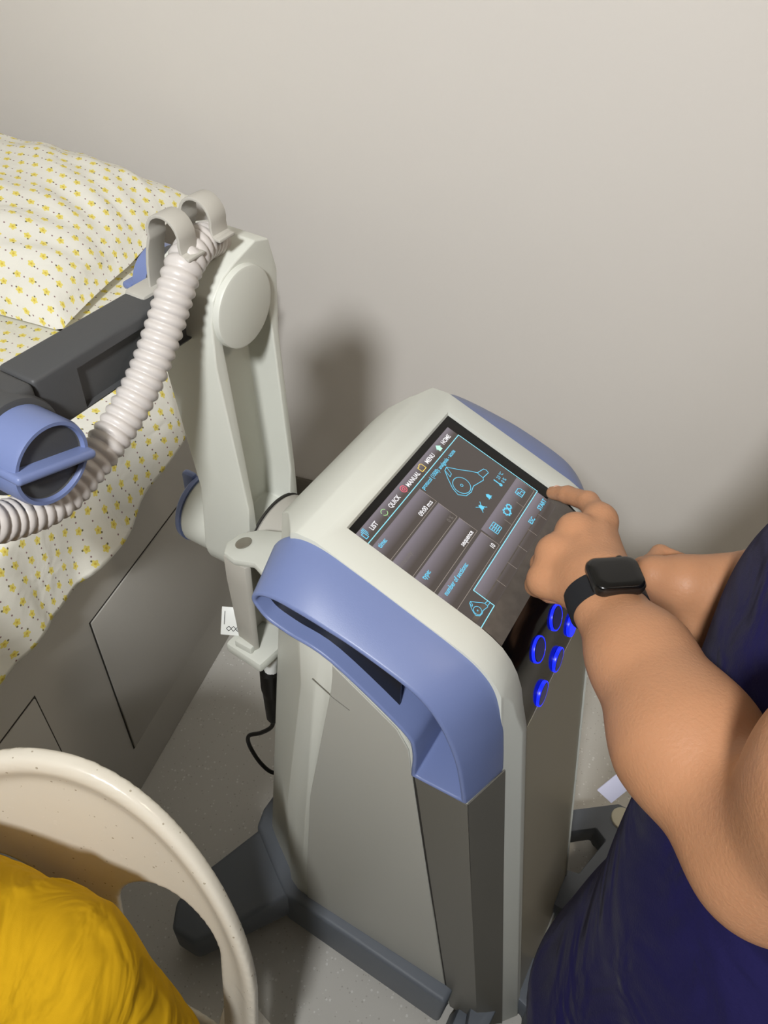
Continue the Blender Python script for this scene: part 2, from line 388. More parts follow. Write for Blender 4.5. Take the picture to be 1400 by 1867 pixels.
for k, (lp, aim, pw, lc, ang, rad) in enumerate(SPOTS):
    t = empty('ceiling_spotlight', (lp[0], lp[1], ZC)); dr = (Vector(aim)-Vector(lp)).normalized(); c0 = Vector((0, 0, lp[2]-ZC))
    obj('ceiling_rose', cyl((0, 0, 0), (0, 0, 1), .05, -.012, -.0005, 32, .003), 'lampbody', t)
    obj('stem', cyl((0, 0, 0), (0, 0, 1), .008, lp[2]-ZC, -.012, 16), 'lampbody', t)
    obj('lamp_shade', lathe(c0, dr, [(.03, -.05), (.05, -.045), (rad+.012, .0), (rad+.012, .02), (rad+.004, .02), (rad, .002), (.04, -.038), (.0, -.038)], 36), 'lampbody', t)
    obj('diffuser', cyl(c0, dr, rad-.002, .0, .004, 36), emat('lamp_glow_%d' % k, lc+(1,), 6.0), t)
    ld = bpy.data.lights.new('spot', 'SPOT'); ld.energy = pw; ld.color = lc; ld.spot_size = R(ang); ld.spot_blend = 1.0; ld.shadow_soft_size = rad
    lo = bpy.data.objects.new('bulb', ld); COL.objects.link(lo); lo.parent = t
    lo.location = c0+dr*.03; lo.rotation_euler = dr.to_track_quat('-Z', 'Y').to_euler()
    tag(t, ('white ceiling spotlight aimed at the back wall', 'warm white ceiling spotlight above the person in navy')[k], 'lamp')

# ------------------------------------------------------------------ bed, sheet, pillow
BX = -.65; BZ = .87
bed = empty('treatment_bed', (-1.1, .3, 0))
def bobj(name, me, m, smooth=30):
    o = obj(name, me, m, bed, smooth); o.location = (1.1, -.3, 0); return o
bobj('carcass', box(-1.55, BX, -.72, 1.25, 0.0, .80, .004), 'bed')
def drawer(y0, y1, z0, z1):
    g = bobj('drawer_gap', box(BX-.004, BX+.0006, y0-.003, y1+.003, z0-.003, z1+.003), 'groove')
    bobj('drawer_front', box(BX-.004, BX+.003, y0, y1, z0, z1, .0015), 'bed')
drawer(.612, 1.052, .146, .557); drawer(.02, .461, .146, .557); drawer(-.57, -.13, .146, .557)
bobj('mattress', box(-1.56, BX+.002, -.73, 1.315, .80, .86, .018, 4), 'vinyl')

def hem(y):
    ys = [-.75, 0, .446, .60, .729, .83, .936, 1.0, 1.075, 1.15, 1.235]; zs = [.66, .675, .696, .700, .717, .728, .752, .775, .806, .83, .852]
    return float(np.interp(y, ys, zs))+.003*math.sin(y*31)+.002*math.sin(y*67+1)
def sheet_mesh():
    ny, vs, uvs, fs = 150, [], [], []; nt_, nd = 60, 22
    for i in range(ny+1):
        y = -.74+(1.225+.74)*i/ny
        row = 0
        for j in range(nt_+1):                                     # top of the bed
            x = -1.565+(BX+.012+1.565)*j/nt_
            e = max(0, (j-nt_+6)/6)
            z = BZ+.0022*math.sin(9*x+5*y)*math.sin(7*y-3*x)+.0015*math.sin(23*y+11*x)-.012*e*e
            vs.append((x, y, z)); uvs.append((x, y))
        zt = BZ-.012; zh = hem(y)
        for j in range(1, nd+1):                                   # hanging side, with folds
            t = j/nd; z = zt+(zh-zt)*t
            w = (zt-z)
            fold = w*(.09*math.sin(17*y+1.3*math.sin(5*y)+2*t)+.10*math.sin(37*y+2.2*math.sin(4*y)+1))
            xo = BX+.014+.006*math.sqrt(t)+w*.10+max(-w*.06, fold)+.004*t
            vs.append((xo, y+.018*t*math.sin(17*y), z)); uvs.append((BX+.012+w, y))
    n = nt_+1+nd
    for i in range(ny):
        for j in range(n-1):
            a = i*n+j; fs.append((a, a+1, a+n+1, a+n))
    me = mesh(vs, fs); uvl = me.uv_layers.new(name='UVMap')
    idx = np.zeros(len(me.loops), np.int32); me.loops.foreach_get('vertex_index', idx)
    uvl.data.foreach_set('uv', np.array(uvs, np.float32)[idx].ravel()); return me
sh = obj('bed_sheet', sheet_mesh(), 'floral', None, 180)
md = sh.modifiers.new('thick', 'SOLIDIFY'); md.thickness = .0012; md.offset = 1
tag(sh, 'cream sheet with yellow flower print draped over the bed side', 'sheet')
tag(bed, 'grey treatment bed with drawer fronts against the left side', 'bed')

def pillow_mesh(cx, cy, wx, wy, th, z0):
    n = 64; top, bot = {}, {}; vs, fs, uvs = [], [], []
    def prof(u): return max(0., 1-abs(u)**2.6)**.55
    for sgn in (1, -1):
        for i in range(n+1):
            for j in range(n+1):
                u, v = 2*i/n-1, 2*j/n-1
                edge = 1-.055*(1-abs(v)**2)*abs(u)**3 ; edgev = 1-.07*(1-abs(u)**2)*abs(v)**3
                x = cx+wx/2*u*edgev*1.0; y = cy+wy/2*v*edge
                x = cx+wx/2*u*(1-.05*(1-v*v)*abs(u)**2); y = cy+wy/2*v*(1-.05*(1-u*u)*abs(v)**2)
                h = prof(u)*prof(v)
                wr = .006*math.sin(14*u+9*v+2*math.sin(6*v))*max(0, abs(u)-.3)+.005*math.sin(19*v-7*u)*max(0, abs(v)-.25)+.004*math.sin(31*u*v+3)*h
                lift = .05*max(0, v)**1.3
                if sgn > 0: z = z0+lift+.022+h*th*.80+wr*(1 if h > .02 else 0)
                else: z = z0+lift+.022-h*min(.021, th*.3)-(0 if h < .05 else .0)
                if sgn < 0: z = z0+.001+lift+.021*(1-h)
                k = len(vs); vs.append((x, y, z)); uvs.append((x*1.0+.13, y+.3*z+.07)); (top if sgn > 0 else bot)[i, j] = k
    for i in range(n):
        for j in range(n):
            fs.append((top[i, j], top[i+1, j], top[i+1, j+1], top[i, j+1])); fs.append((bot[i, j], bot[i, j+1], bot[i+1, j+1], bot[i+1, j]))
    rim = [(i, 0) for i in range(n)]+[(n, j) for j in range(n)]+[(i, n) for i in range(n, 0, -1)]+[(0, j) for j in range(n, 0, -1)]
    for a, b in zip(rim, rim[1:]+rim[:1]): fs.append((top[a], bot[a], bot[b], top[b]))
    P3 = np.array(vs).reshape(2, n+1, n+1, 3); U3 = np.zeros((2, n+1, n+1, 2)); h2 = n//2
    for k, axx in ((0, 1), (1, 2)):
        ds = np.linalg.norm(np.diff(P3, axis=axx), axis=-1); cs = np.cumsum(ds, axis=axx)
        z_ = np.zeros_like(np.take(cs, [0], axis=axx)); cs = np.concatenate([z_, cs], axis=axx); U3[..., k] = cs-np.take(cs, [h2], axis=axx)
    uvs = (U3+[.213, .107]).reshape(-1, 2)
    me = mesh(vs, fs); uvl = me.uv_layers.new(name='UVMap')
    idx = np.zeros(len(me.loops), np.int32); me.loops.foreach_get('vertex_index', idx)
    uvl.data.foreach_set('uv', np.array(uvs, np.float32)[idx].ravel()); return me
pl = obj('pillow', pillow_mesh(-1.17, 1.155, .70, .47, .17, BZ+.003), 'floral', None, 180)
tag(pl, 'plump cream pillow with yellow flower print at the bed head', 'pillow')

# ------------------------------------------------------------------ the therapy machine (local x = towards its user, y = away from the camera)
DEV = empty('therapy_machine', _rz((0.0251212, 0.63532452, 0), HEAD), -R(27.1)+HEAD)
tag(DEV, 'off-white magnetic therapy machine with blue grips and lit tilted touchscreen', 'medical device')
def D(name, me, m, parent=None, smooth=30, label=None):
    o = obj(name, me, m, parent or DEV, smooth)
    if label: o['label'] = label
    return o
TT = math.tan(R(19.3))
def ztop(x): return 1.0505-TT*x
def xf(z): return .375-.178*z
FRONT = [(.146, ztop(.146)), (.160, .9925), (.173, .984), (.185, .971), (.194, .956), (.202, .937), (.208, .914), (xf(.88), .88)]
YC = -.008                                                        # the machine's mid plane
def plan(z):
    t = (z-.05)/.79; f = xf(z)
    xr = -.117-.055*(.82-z)/.70; fx = np.interp(z, [.1, .17, .544, .92, 1.1], [-.060, -.056, -.040, .008, .008])
    hb = .164+.033*t; hf = .166+.024*t
    half = [(xr, -.080), (xr+.006, -.100), (xr+.022, -.112), (fx-.02, -hf+.008), (fx, -hf), (fx+.02, -hf-.001), (f-.056+.026*t, -hb), (f-.019+.0065*t, -.142), (f, -.120)]
    return [(x, y+YC) for x, y in half]+[(x, -y+YC) for x, y in half[::-1]]
prof = [(-.30, .05), (-.30, .90), (-.118, .90), (-.115, .960), (-.109, .992), (-.098, 1.016), (-.083, 1.035), (-.064, 1.049), (-.044, 1.0575), (-.022, ztop(-.022)-.0004)]+FRONT+[(xf(.05), .05)]
body = loft([[(x, y, z) for x, y in plan(z)] for z in (.06, .5, .86, 1.12)])
body = boolean(body, extr_y(prof, -.4, .4), 'INTERSECT')
body = bevel_me(body, .011, 4, 22)
SEAM, OUT = .146, .199
# blue grip outlines in (x, z): inner at the seam, outer 53 mm further out; same point count
g_in = [(-.064, .983), (-.075, 1.004), (-.070, 1.027), (-.046, 1.0485), (-.015, 1.0515), (.030, ztop(.030)-.0018), (.080, ztop(.080)-.0018), (.130, ztop(.130)-.0025), (.162, .9870), (.184, .963), (.1985, .919), (.207, .875), (.2140, .832), (.2140, .832), (.131, .828), (.131, .828), (.128, .878), (.112, .904), (.0286, .957), (-.02, .968), (-.046, .974)]
g_out = [(-.058, .986), (-.064, .998), (-.056, 1.012), (-.036, 1.0185), (-.008, 1.017), (.021, 1.013), (.058, 1.006), (.110, .9895), (.136, .975), (.155, .953), (.170, .925), (.183, .890), (.1965, .832), (.1965, .832), (.131, .828), (.131, .828), (.128, .878), (.112, .906), (.0286, .959), (-.02, .968), (-.046, .975)]
def smooth_loop(g):
    n = len(g); out = []
    for i in range(n):
        a, b = Vector(g[i]), Vector(g[(i+1) % n])
        if (a-b).length < 1e-6: continue
        pa = Vector(g[i-1]); pc = Vector(g[(i+2) % n])
        if (pa-a).length < 1e-6: pa = a-(b-a)
        if (pc-b).length < 1e-6: pc = b+(b-a)
        for k in range(5):
            t = k/5; out.append(0.5*((2*a)+(b-pa)*t+(2*pa-5*a+4*b-pc)*t*t+(3*a-pa-3*b+pc)*t**3))
    return [(p.x, p.y) for p in out]
gi, go = smooth_loop(g_in), smooth_loop(g_out)
slot2 = inset2(go, .0052)
for s in (-1, 1):
    pocket = [(-.066, .982), (-.09, 1.0), (-.085, 1.12), (.26, 1.12), (.30, .834), (.2135, .834), (.131, .830), (.128, .878), (.112, .904), (.0286, .957), (-.02, .968), (-.05, .974)]
    body = boolean(body, extr_y(pocket, YC+s*SEAM, s*.4), 'DIFFERENCE')
    body = boolean(body, extr_y(inset2(go, .0028), YC+s*.098, YC+s*.16), 'DIFFERENCE')
# screen opening
OY0, OY1 = -.1175, .1105
DEP = .0065
cut = [(-.0085, ztop(-.0085)-DEP), (-.0085, 1.2), (.5, 1.2), (.5, .09), (xf(.09)-.0045, .09)]
low = [(x-.004, z-.0055) for x, z in FRONT[::-1]]
cut = cut+[(xf(.88)-.0045, .88)]+low[1:]
body = boolean(body, extr_y(cut, OY0, OY1), 'DIFFERENCE')
body = bevel_me(body, .0012, 2, 50)
D('housing', body, 'white', None, 35)
# black glass over display and rounded front
def strip(prof_xz, y0, y1, th):
    n = len(prof_xz); lo = []
    for i, (x, z) in enumerate(prof_xz):
        a = Vector(prof_xz[max(0, i-1)]); b = Vector(prof_xz[min(n-1, i+1)]); t = (b-a).normalized(); nn = Vector((-t.y, t.x))
        lo.append([(x, y0, z), (x, y1, z), (x-nn.x*th, y1, z-nn.y*th), (x-nn.x*th, y0, z-nn.y*th)])
    return loft(lo)
GZ = -.0055                                   # glass sits this far below the housing top
gl = [(-.0083, ztop(-.0083)+GZ), (.06, ztop(.06)+GZ), (.135, ztop(.135)+GZ)]+[(x-.0025, z-.0038) for x, z in FRONT[1:]]+[(xf(.863)-.003, .863)]
D('screen_glass', strip(gl, OY0+.0003, OY1-.0003, .003), 'glass', None, 40, 'glossy black glass around the display, curving down the front')
# ---- display image: local frame (s to the right, t down), millimetres
CT, ST = math.cos(R(19.3)), math.sin(R(19.3))
SX0, SZ0, SY0 = 0.0, ztop(0)+GZ, -.110
def scr(s, t, h=0.0):
    s, t = s/1000, t/1000
    return Vector((SX0+t*CT+h*ST, SY0+s, SZ0-t*ST+h*CT))
def quad_mesh(quads, h):
    vs, fs, uv = [], [], []
    for q in quads:
        k = len(vs); vs += [scr(*p, h) for p in q]; fs.append((k, k+3, k+2, k+1)); uv += [(0, 1), (0, 0), (1, 0), (1, 1)]
    me = mesh(vs, fs); l = me.uv_layers.new(name='UVMap'); l.data.foreach_set('uv', np.array(uv, np.float32).ravel()); return me
rect = lambda s0, t0, s1, t1: [(s0, t0), (s1, t0), (s1, t1), (s0, t1)]
def thick_line(pts, w, closed=False):
    out = []; P = [Vector(p) for p in pts]
    if closed: P = P+[P[0]]
    for a, b in zip(P[:-1], P[1:]):
        t = (b-a)
        if t.length < 1e-6: continue
        t.normalize(); n = Vector((-t.y, t.x))*w/2; a2 = a-t*w*.3; b2 = b+t*w*.3
        out.append([tuple(a2+n), tuple(b2+n), tuple(b2-n), tuple(a2-n)])
    return out
def circ(c, r, n=22, a0=0, a1=360): return [(c[0]+r*math.cos(R(a0+(a1-a0)*i/n)), c[1]+r*math.sin(R(a0+(a1-a0)*i/n))) for i in range(n+1)]
def grad_mat(name, c0, c1, s=1.0):
    m = emat(name, c0, s); nt = m.node_tree; b = nt.nodes['Principled BSDF']
    u = nt.nodes.new('ShaderNodeUVMap'); sp = nt.nodes.new('ShaderNodeSeparateXYZ'); nt.links.new(u.outputs[0], sp.inputs[0])
    cr = nt.nodes.new('ShaderNodeValToRGB'); nt.links.new(sp.outputs[0], cr.inputs[0])
    cr.color_ramp.elements[0].color = c0; cr.color_ramp.elements[1].color = c1; cr.color_ramp.elements[0].position = .1; cr.color_ramp.elements[1].position = .75
    nt.links.new(cr.outputs[0], b.inputs['Emission Color']); return m
UI = {}
UI['bg'] = emat('ui_background', srgb(90, 83, 79), .9)
UI['bar'] = grad_mat('ui_bar', srgb(136, 128, 136), srgb(88, 80, 75), .9)
UI['cyan'] = emat('ui_cyan', srgb(112, 214, 248), 1.0)
UI['cyanline'] = emat('ui_cyan_line', srgb(150, 232, 250), 1.05)
UI['whitetxt'] = emat('ui_white', srgb(250, 248, 250), 1.0)
UI['grey'] = emat('ui_grey', srgb(128, 121, 116), .9)
UI['edge'] = emat('ui_edge', srgb(172, 160, 150), .85)
UI['yellow'] = emat('ui_yellow', srgb(248, 216, 110), 1.0)
UI['red'] = emat('ui_red', srgb(248, 110, 130), 1.0)
UI['green'] = emat('ui_green', srgb(168, 214, 150), 1.0)
UI['mint'] = emat('ui_mint', srgb(200, 250, 232), 1.0)
disp = D('display', quad_mesh([rect(-7.2, -.2, 203, 156)], .0003), UI['bg'], None, 0, 'lit touchscreen showing a treatment protocol')
def U(name, me, m, label=None):
    o = obj(name, me, UI[m], disp, 0)
    if label: o['label'] = label
    return o
def vgrad(s0, t0, s1, t1): return [(s1, t0), (s1, t1), (s0, t1), (s0, t0)]
bars = [(-7, 20.7, 96.8, 43.5), (-7, 46, 96.8, 71), (-7, 73.5, 97.4, 97.5), (-7, 101.5, 99.8, 125.5), (102.6, 99.8, 202, 125), (28.4, 129, 203, 154.5), (-7, 0, 203, 15.3)]
# bars: uv.x runs along t, so hand the corners over turned
def bar_mesh(L, h):
    vs, fs, uv = [], [], []
    for s0, t0, s1, t1 in L:
        k = len(vs); vs += [scr(s0, t0, h), scr(s0, t1, h), scr(s1, t1, h), scr(s1, t0, h)]; fs.append((k, k+1, k+2, k+3)); uv += [(0, 0), (1, 0), (1, 1), (0, 1)]
    me = mesh(vs, fs); l = me.uv_layers.new(name='UVMap'); l.data.foreach_set('uv', np.array(uv, np.float32).ravel()); return me
for k, b_ in enumerate(bars): U('display_bar', bar_mesh([b_], .0005), 'bar')
edges = []
for s0, t0, s1, t1 in bars[:5]: edges += thick_line([(s0, t1), (s1, t1), (s1, t0)], .5)
for sx in (47, 90, 130, 171): edges += thick_line([(sx-7, 9), (sx-7, 15)], .35)
for sx in (135.5, 169): edges += thick_line([(sx, 115), (sx, 125)], .4)
for sx in (58, 87, 116, 145, 174): edges += thick_line([(sx, 143), (sx, 154.5)], .4)
tag(U('panel_outlines', quad_mesh(edges, .0007), 'edge'), kind='stuff')
U('frame_lines', quad_mesh(thick_line([(-7, 15.7), (202.6, 15.7), (204, 128.2), (28.2, 128.6), (28.4, 154.6), (-7, 155)], 1.0), .0008), 'cyanline', 'pale cyan frame lines')
def text_mesh(txt, s, t, size, sx=.86, bold=0.0, align='LEFT'):
    cu = bpy.data.curves.new('t', 'FONT'); cu.body = txt; cu.size = size/1000*1.38; cu.align_x = align; cu.offset = bold/1000; cu.resolution_u = 3; cu.fill_mode = 'FRONT'
    o = bpy.data.objects.new('t', cu); COL.objects.link(o); dg = bpy.context.evaluated_depsgraph_get()
    me = bpy.data.meshes.new_from_object(o.evaluated_get(dg)); bpy.data.objects.remove(o)
    for v in me.vertices: v.co = scr(s+v.co.x*1000*sx, t-v.co.y*1000, .0009)
    me.materials.clear(); return me
for txt, s, t, z, c, bd in (('HOME', 174.5, 10.2, 5.6, 'whitetxt', 0.15), ('MENU', 134.5, 10.4, 5.6, 'whitetxt', 0.15), ('MANUAL', 89.3, 10.9, 5.6, 'whitetxt', 0.15), ('QUICK', 50.5, 11.0, 5.6, 'whitetxt', 0.15), ('LIST', 12.2, 11.0, 5.6, 'whitetxt', 0.15),
        ('protocol (1000): analgesia - acute', 99.5, 25.2, 5.2, 'cyan', 0.12), ('time:', .3, 28.8, 5.6, 'cyan', 0.14), ('09:00 m:s', 66.5, 41.2, 5.7, 'whitetxt', 0.15), ('intensity:', -2.6, 57.2, 5.6, 'grey', .02), ('0 %', 83.5, 68.8, 5.2, 'grey', .05),
        ('type:', 1.8, 83.0, 5.6, 'cyan', 0.14), ('sequence', 67.5, 95.2, 5.6, 'whitetxt', 0.15), ('number of sections:', 2.0, 110.0, 5.6, 'cyan', 0.14), ('10', 89.5, 122.6, 5.6, 'whitetxt', 0.15), ('START', 180.5, 143.4, 5.6, 'cyan', 0.15), ('ESC', 154.0, 143.4, 5.6, 'cyan', 0.15),
        ('23 °C', 181.5, 84.6, 4.6, 'cyan', 0.05), ('0 %', 181.5, 91.4, 4.6, 'cyan', 0.05)):
    w = {'protocol (1000): analgesia - acute': .80, 'number of sections:': .80, '09:00 m:s': .86, 'sequence': .86, 'time:': .85}.get(txt, .84)
    U('lettering', text_mesh(txt, s, t, z, w, bd), c)
def probe(c, k):
    """hand-held applicator outline; c centre of its disc, k scale"""
    T = lambda L: [(c[0]+x*k, c[1]+y*k) for x, y in L]
    q = thick_line(circ(c, 11*k, 28), .8*max(k, .8))+thick_line(circ(c, 1.6*k, 10), .7*max(k, .7))
    bodyl = T([(3, -25), (0.5, -21), (3, -12), (12, 1), (27, 16), (30, 14), (41.5, 15.5), (43, 12), (42, 8), (31, 5.5), (30, 9), (30, 14)])
    q += thick_line(T([(3, -25), (9, -26), (17, -14), (27, -1), (31, 5.5)]), .8*max(k, .8))
    q += thick_line(T([(3, -25), (-4, -17), (-12, -6), (-15, 3), (-9, 11), (0, 13), (10, 11), (27, 16), (30, 14), (41.5, 15.5), (43.2, 12), (42, 8.5), (31, 5.5), (30, 9), (30, 14)]), .8*max(k, .8))
    q += thick_line(T([(9, -26), (5, -17), (0, -16), (3, -24)]), .7*max(k, .8))
    return q
U('applicator_icon', quad_mesh(probe((139, 54.5), 1.0), .0008), 'cyan', 'cyan outline drawing of a hand-held applicator')
U('applicator_icon', quad_mesh(probe((10.5, 143), .42), .0008), 'cyan')
def fan(pts):
    return [[pts[0], pts[i], pts[i+1], pts[i+1]] for i in range(1, len(pts)-1)]
def poly_mesh(polys, h):
    vs, fs = [], []
    for p in polys:
        k = len(vs); vs += [scr(*q, h) for q in p]; fs.append(tuple(range(k, k+len(p))))
    me = mesh(vs, fs); bm = bmesh.new(); bm.from_mesh(me); bmesh.ops.triangulate(bm, faces=bm.faces); bm.to_mesh(me); bm.free(); return me
U('home_icon', poly_mesh([[(160.5, 8), (165.5, 3.2), (170.5, 8), (168.6, 8), (168.6, 11.6), (162.4, 11.6), (162.4, 8)]], .0009), 'mint')
U('menu_icon', quad_mesh(thick_line([(120, 4.5), (123, 4.5), (124, 3.4), (127, 3.4), (128.5, 5), (128.5, 11.2), (120, 11.2)], .9, True), .0009), 'yellow')
U('manual_icon', quad_mesh(thick_line(circ((82.9, 7.4), 4, 20), .9)+thick_line(circ((82.9, 7.4), 1.7, 12), .9), .0009), 'red')
U('quick_icon', quad_mesh(thick_line(circ((40.6, 7.8), 3.8, 16, 20, 160), .9)+thick_line(circ((40.6, 7.8), 3.8, 16, 200, 340), .9), .0009), 'green')
U('list_icon', quad_mesh(thick_line([(-1, 5), (3, 5), (3, 11.5), (-1, 11.5)], .9, True)+thick_line([(1, 3.4), (5, 3.4), (5, 10)], .8)+thick_line([(2.8, 2), (6.6, 2), (6.6, 8.4)], .7), .0009), 'cyan')
bell = lambda c: [(c[0]-4, c[1]+2.6), (c[0]-2.6, c[1]+1), (c[0]-2.4, c[1]-2), (c[0], c[1]-4), (c[0]+2.4, c[1]-2), (c[0]+2.6, c[1]+1), (c[0]+4, c[1]+2.6), (c[0]+1, c[1]+2.6), (c[0], c[1]+4), (c[0]-1, c[1]+2.6)]
U('bell_icon', poly_mesh([bell((150, 86))], .0009), 'cyan'); U('bell_icon', poly_mesh([bell((129.6, 86.4))], .0009), 'cyan')
U('bell_strike', quad_mesh(thick_line([(124.5, 81.5), (134.8, 91.3)], .8)+thick_line([(134.8, 81.5), (124.5, 91.3)], .8), .001), 'cyan')
U('thermometer_icon', quad_mesh(thick_line([(176.5, 80), (176.5, 88)], 1.6)+thick_line(circ((176.5, 89.6), 1.3, 10), 1.6), .0009), 'cyan')
U('disk_icon', quad_mesh(thick_line([(180, 108), (188, 108), (190.5, 110.5), (190.5, 117), (180, 117)], .9, True)+thick_line([(183, 117), (183, 113), (188, 113), (188, 117)], .8)+thick_line([(179, 111), (184, 111)], .8)+thick_line([(184, 111), (182.4, 109.4)], .8)+thick_line([(184, 111), (182.4, 112.6)], .8), .0009), 'cyan')
def gear(c, r): return [(c[0]+(r if (i//2) % 2 else r*.74)*math.cos(R(i*11.25)), c[1]+(r if (i//2) % 2 else r*.74)*math.sin(R(i*11.25))) for i in range(32)]
U('gear_icon', quad_mesh(thick_line(gear((147.5, 112.5), 5), 1.4, True)+thick_line(gear((155.5, 111), 3.4), 1.2, True), .0009), 'cyan')
tb = thick_line([(111, 106.5), (122.5, 106.5), (122.5, 117.5), (111, 117.5)], .8, True)+thick_line([(116.8, 106.5), (116.8, 117.5)], .7)
for k in range(3): tb += thick_line([(112, 109.5+2.7*k), (115.8, 109.5+2.7*k)], 1.1)+thick_line([(117.9, 109.5+2.7*k), (121.6, 109.5+2.7*k)], 1.1)
U('table_icon', quad_mesh(tb, .0009), 'cyan')
# clouded protective film edge on the glass
film = mat('protective_film', srgb(92, 86, 80), .35, .4, noise=.35, nscale=90)
D('protective_film', strip([(x, z+.0006) for x, z in gl[2:5]], OY0+.004, OY1-.004, .0004), film, None, 40, 'hazy strip of protective film below the display')
# front buttons with lit blue rings
Nf = Vector((1, 0, .178)).normalized()
def fp(y, z, h=0.0): return Vector((xf(z), y, z))+Nf*h
D('button_panel', loft([[fp(OY0+.001, .8625, -.0045), fp(OY1-.001, .8625, -.0045), fp(OY1-.001, .8625, -.0025), fp(OY0+.001, .8625, -.0025)], [fp(OY0+.001, .0905, -.0045), fp(OY1-.001, .0905, -.0045), fp(OY1-.001, .0905, -.0025), fp(OY0+.001, .0905, -.0025)]]), 'front', None, 30, 'taupe front panel')
def button(y, z, r, lit=False):
    c = fp(y, z, -.0025)
    n = Nf
    if z > .862:
        i = min(range(len(gl)-1), key=lambda k: abs((gl[k][1]+gl[k+1][1])/2-z)); a, b2 = gl[i], gl[i+1]
        t = (z-a[1])/(b2[1]-a[1]); c = Vector((a[0]+(b2[0]-a[0])*t, y, z)); tv = Vector((b2[0]-a[0], 0, b2[1]-a[1])).normalized(); n = Vector((-tv.z, 0, tv.x)); n = n if n.x > 0 else -n
    bt = D('button', lathe(c, n, [(r*.90, -.001), (r*.90, .0026), (r*.84, .0032), (0, .0032)], 28), 'led' if lit else 'leddim')
    obj('light_ring', lathe(c, n, [(r*.905, -.001), (r*1.0, -.001), (r*1.0, .0022), (r*.97, .0030), (r*.92, .0030), (r*.905, .0024)], 32), 'led', bt)
for y, z, lit in ((-.064, .937, 0), (-.018, .876, 0), (-.067, .872, 0), (-.013, .936, 0), (.030, .886, 1)): button(y, z, .0150, lit)

# ---- blue grips
def grip(s):
    slot = inset2(go, .0052)
    Yy = lambda d: YC+s*d
    rings = [[(x, Yy(SEAM-.004), z) for x, z in gi], [(x, Yy(SEAM), z) for x, z in gi], [(x, Yy(OUT), z) for x, z in go], [(x, Yy(OUT), z) for x, z in slot], [(x, Yy(.100), z) for x, z in inset2(go, .0056)]]
    bm = bmesh.new(); rows = [[bm.verts.new(p) for p in l] for l in rings]; n = len(rings[0])
    for a, b in zip(rows[:-1], rows[1:]):
        for i in range(n):
            j = (i+1) % n; bm.faces.new((a[i], a[j], b[j], b[i]) if s > 0 else (a[i], b[i], b[j], a[j]))
    bmesh.ops.remove_doubles(bm, verts=bm.verts, dist=1e-5)
    bmesh.ops.recalc_face_normals(bm, faces=bm.faces)
    es = [e for e in bm.edges if len(e.link_faces) == 2 and e.calc_face_angle(0) > R(38)]
    bmesh.ops.bevel(bm, geom=es, offset=.0032, segments=3, profile=.5, affect='EDGES', clamp_overlap=True)
    return from_bm(bm)
for s in (-1, 1):
    gp = D('side_grip', grip(s), 'blue', None, 40, 'periwinkle blue grip with a long finger slot')
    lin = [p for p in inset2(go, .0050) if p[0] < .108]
    obj('slot_shade_plate', extr_y(lin, YC+s*(OUT-.017), YC+s*(OUT-.020)), 'black', gp)['label'] = 'black plate standing in for shade inside the slot'  # black plate imitates the unlit depth of the slot

# ---- side panels: flat cover between the rear fold and the front column
def mir(loops, s): return [[(x, (y if s < 0 else 2*YC-y), z) for x, y, z in l] for l in loops]
def seam_x(z): return .131+(.83-z)*.158
def edge_pts(z, i, j):
    p = plan(z); a, b2 = Vector(p[i]), Vector(p[j]); e = (b2-a).normalized(); return a, b2, e, Vector((e.y, -e.x))
for s in (-1, 1):
    c1, c2, c3 = [], [], []; line = []
    for z in (.162, .35, .6, .828, .875, .903, .932, .952):
        a, b2, e, n = edge_pts(z, 5, 6); xe = seam_x(z) if z < .83 else float(np.interp(z, [.832, .878, .904, .957], [.131, .124, .108, .024]))
        m_ = a+e*((xe-a.x)/e.x)
        c1.append([(v.x, v.y, z) for v in (a+e*.002, m_, m_+n*.002, a+e*.002+n*.002)])
        if z > .83: continue
        q = m_+e*.0035; c2.append([(v.x, v.y, z if z < .8 else .8305) for v in (q, b2, b2+n*.0016+e*.0008, q+n*.0016)])
        line.append(m_+e*.0017+n*.0005)
        a, b2, e, n = edge_pts(z, 6, 7); c3.append([(v.x, v.y, z if z < .8 else .833) for v in (a, b2-e*.0002, b2-e*.0002+n*.0014, a+n*.0015-e*.0008)])
    for L_ in (c2, c3):
        lo_, hi_ = L_[0], L_[1]; L_.insert(0, [tuple(Vector(p)+(Vector(p)-Vector(q))*(.105/.188)) for p, q in zip(lo_, hi_)])
    D('side_panel', loft(mir(c1, s), True, .0008, 1, 40), 'panel')
    D('front_column', loft(mir(c2, s)), 'column')
    D('column_chamfer', loft(mir(c3, s)), 'column')
    D('panel_seam', sweep([Vector(p) for p in mir([[(v.x, v.y, z) for v, z in zip(line, (.162, .35, .6, .828))]], s)[0]], .0013, 6), 'groove')
# short seam below the grip
def side_pt(x, z):
    a, b2, e, n = edge_pts(z, 5, 6); q = a+e*((x-a.x)/e.x)+n*.0022; return Vector((q.x, q.y, z))
D('panel_seam', sweep([side_pt(.004, .905), side_pt(.030, .892), side_pt(.052, .886)], .0005, 6), 'column')

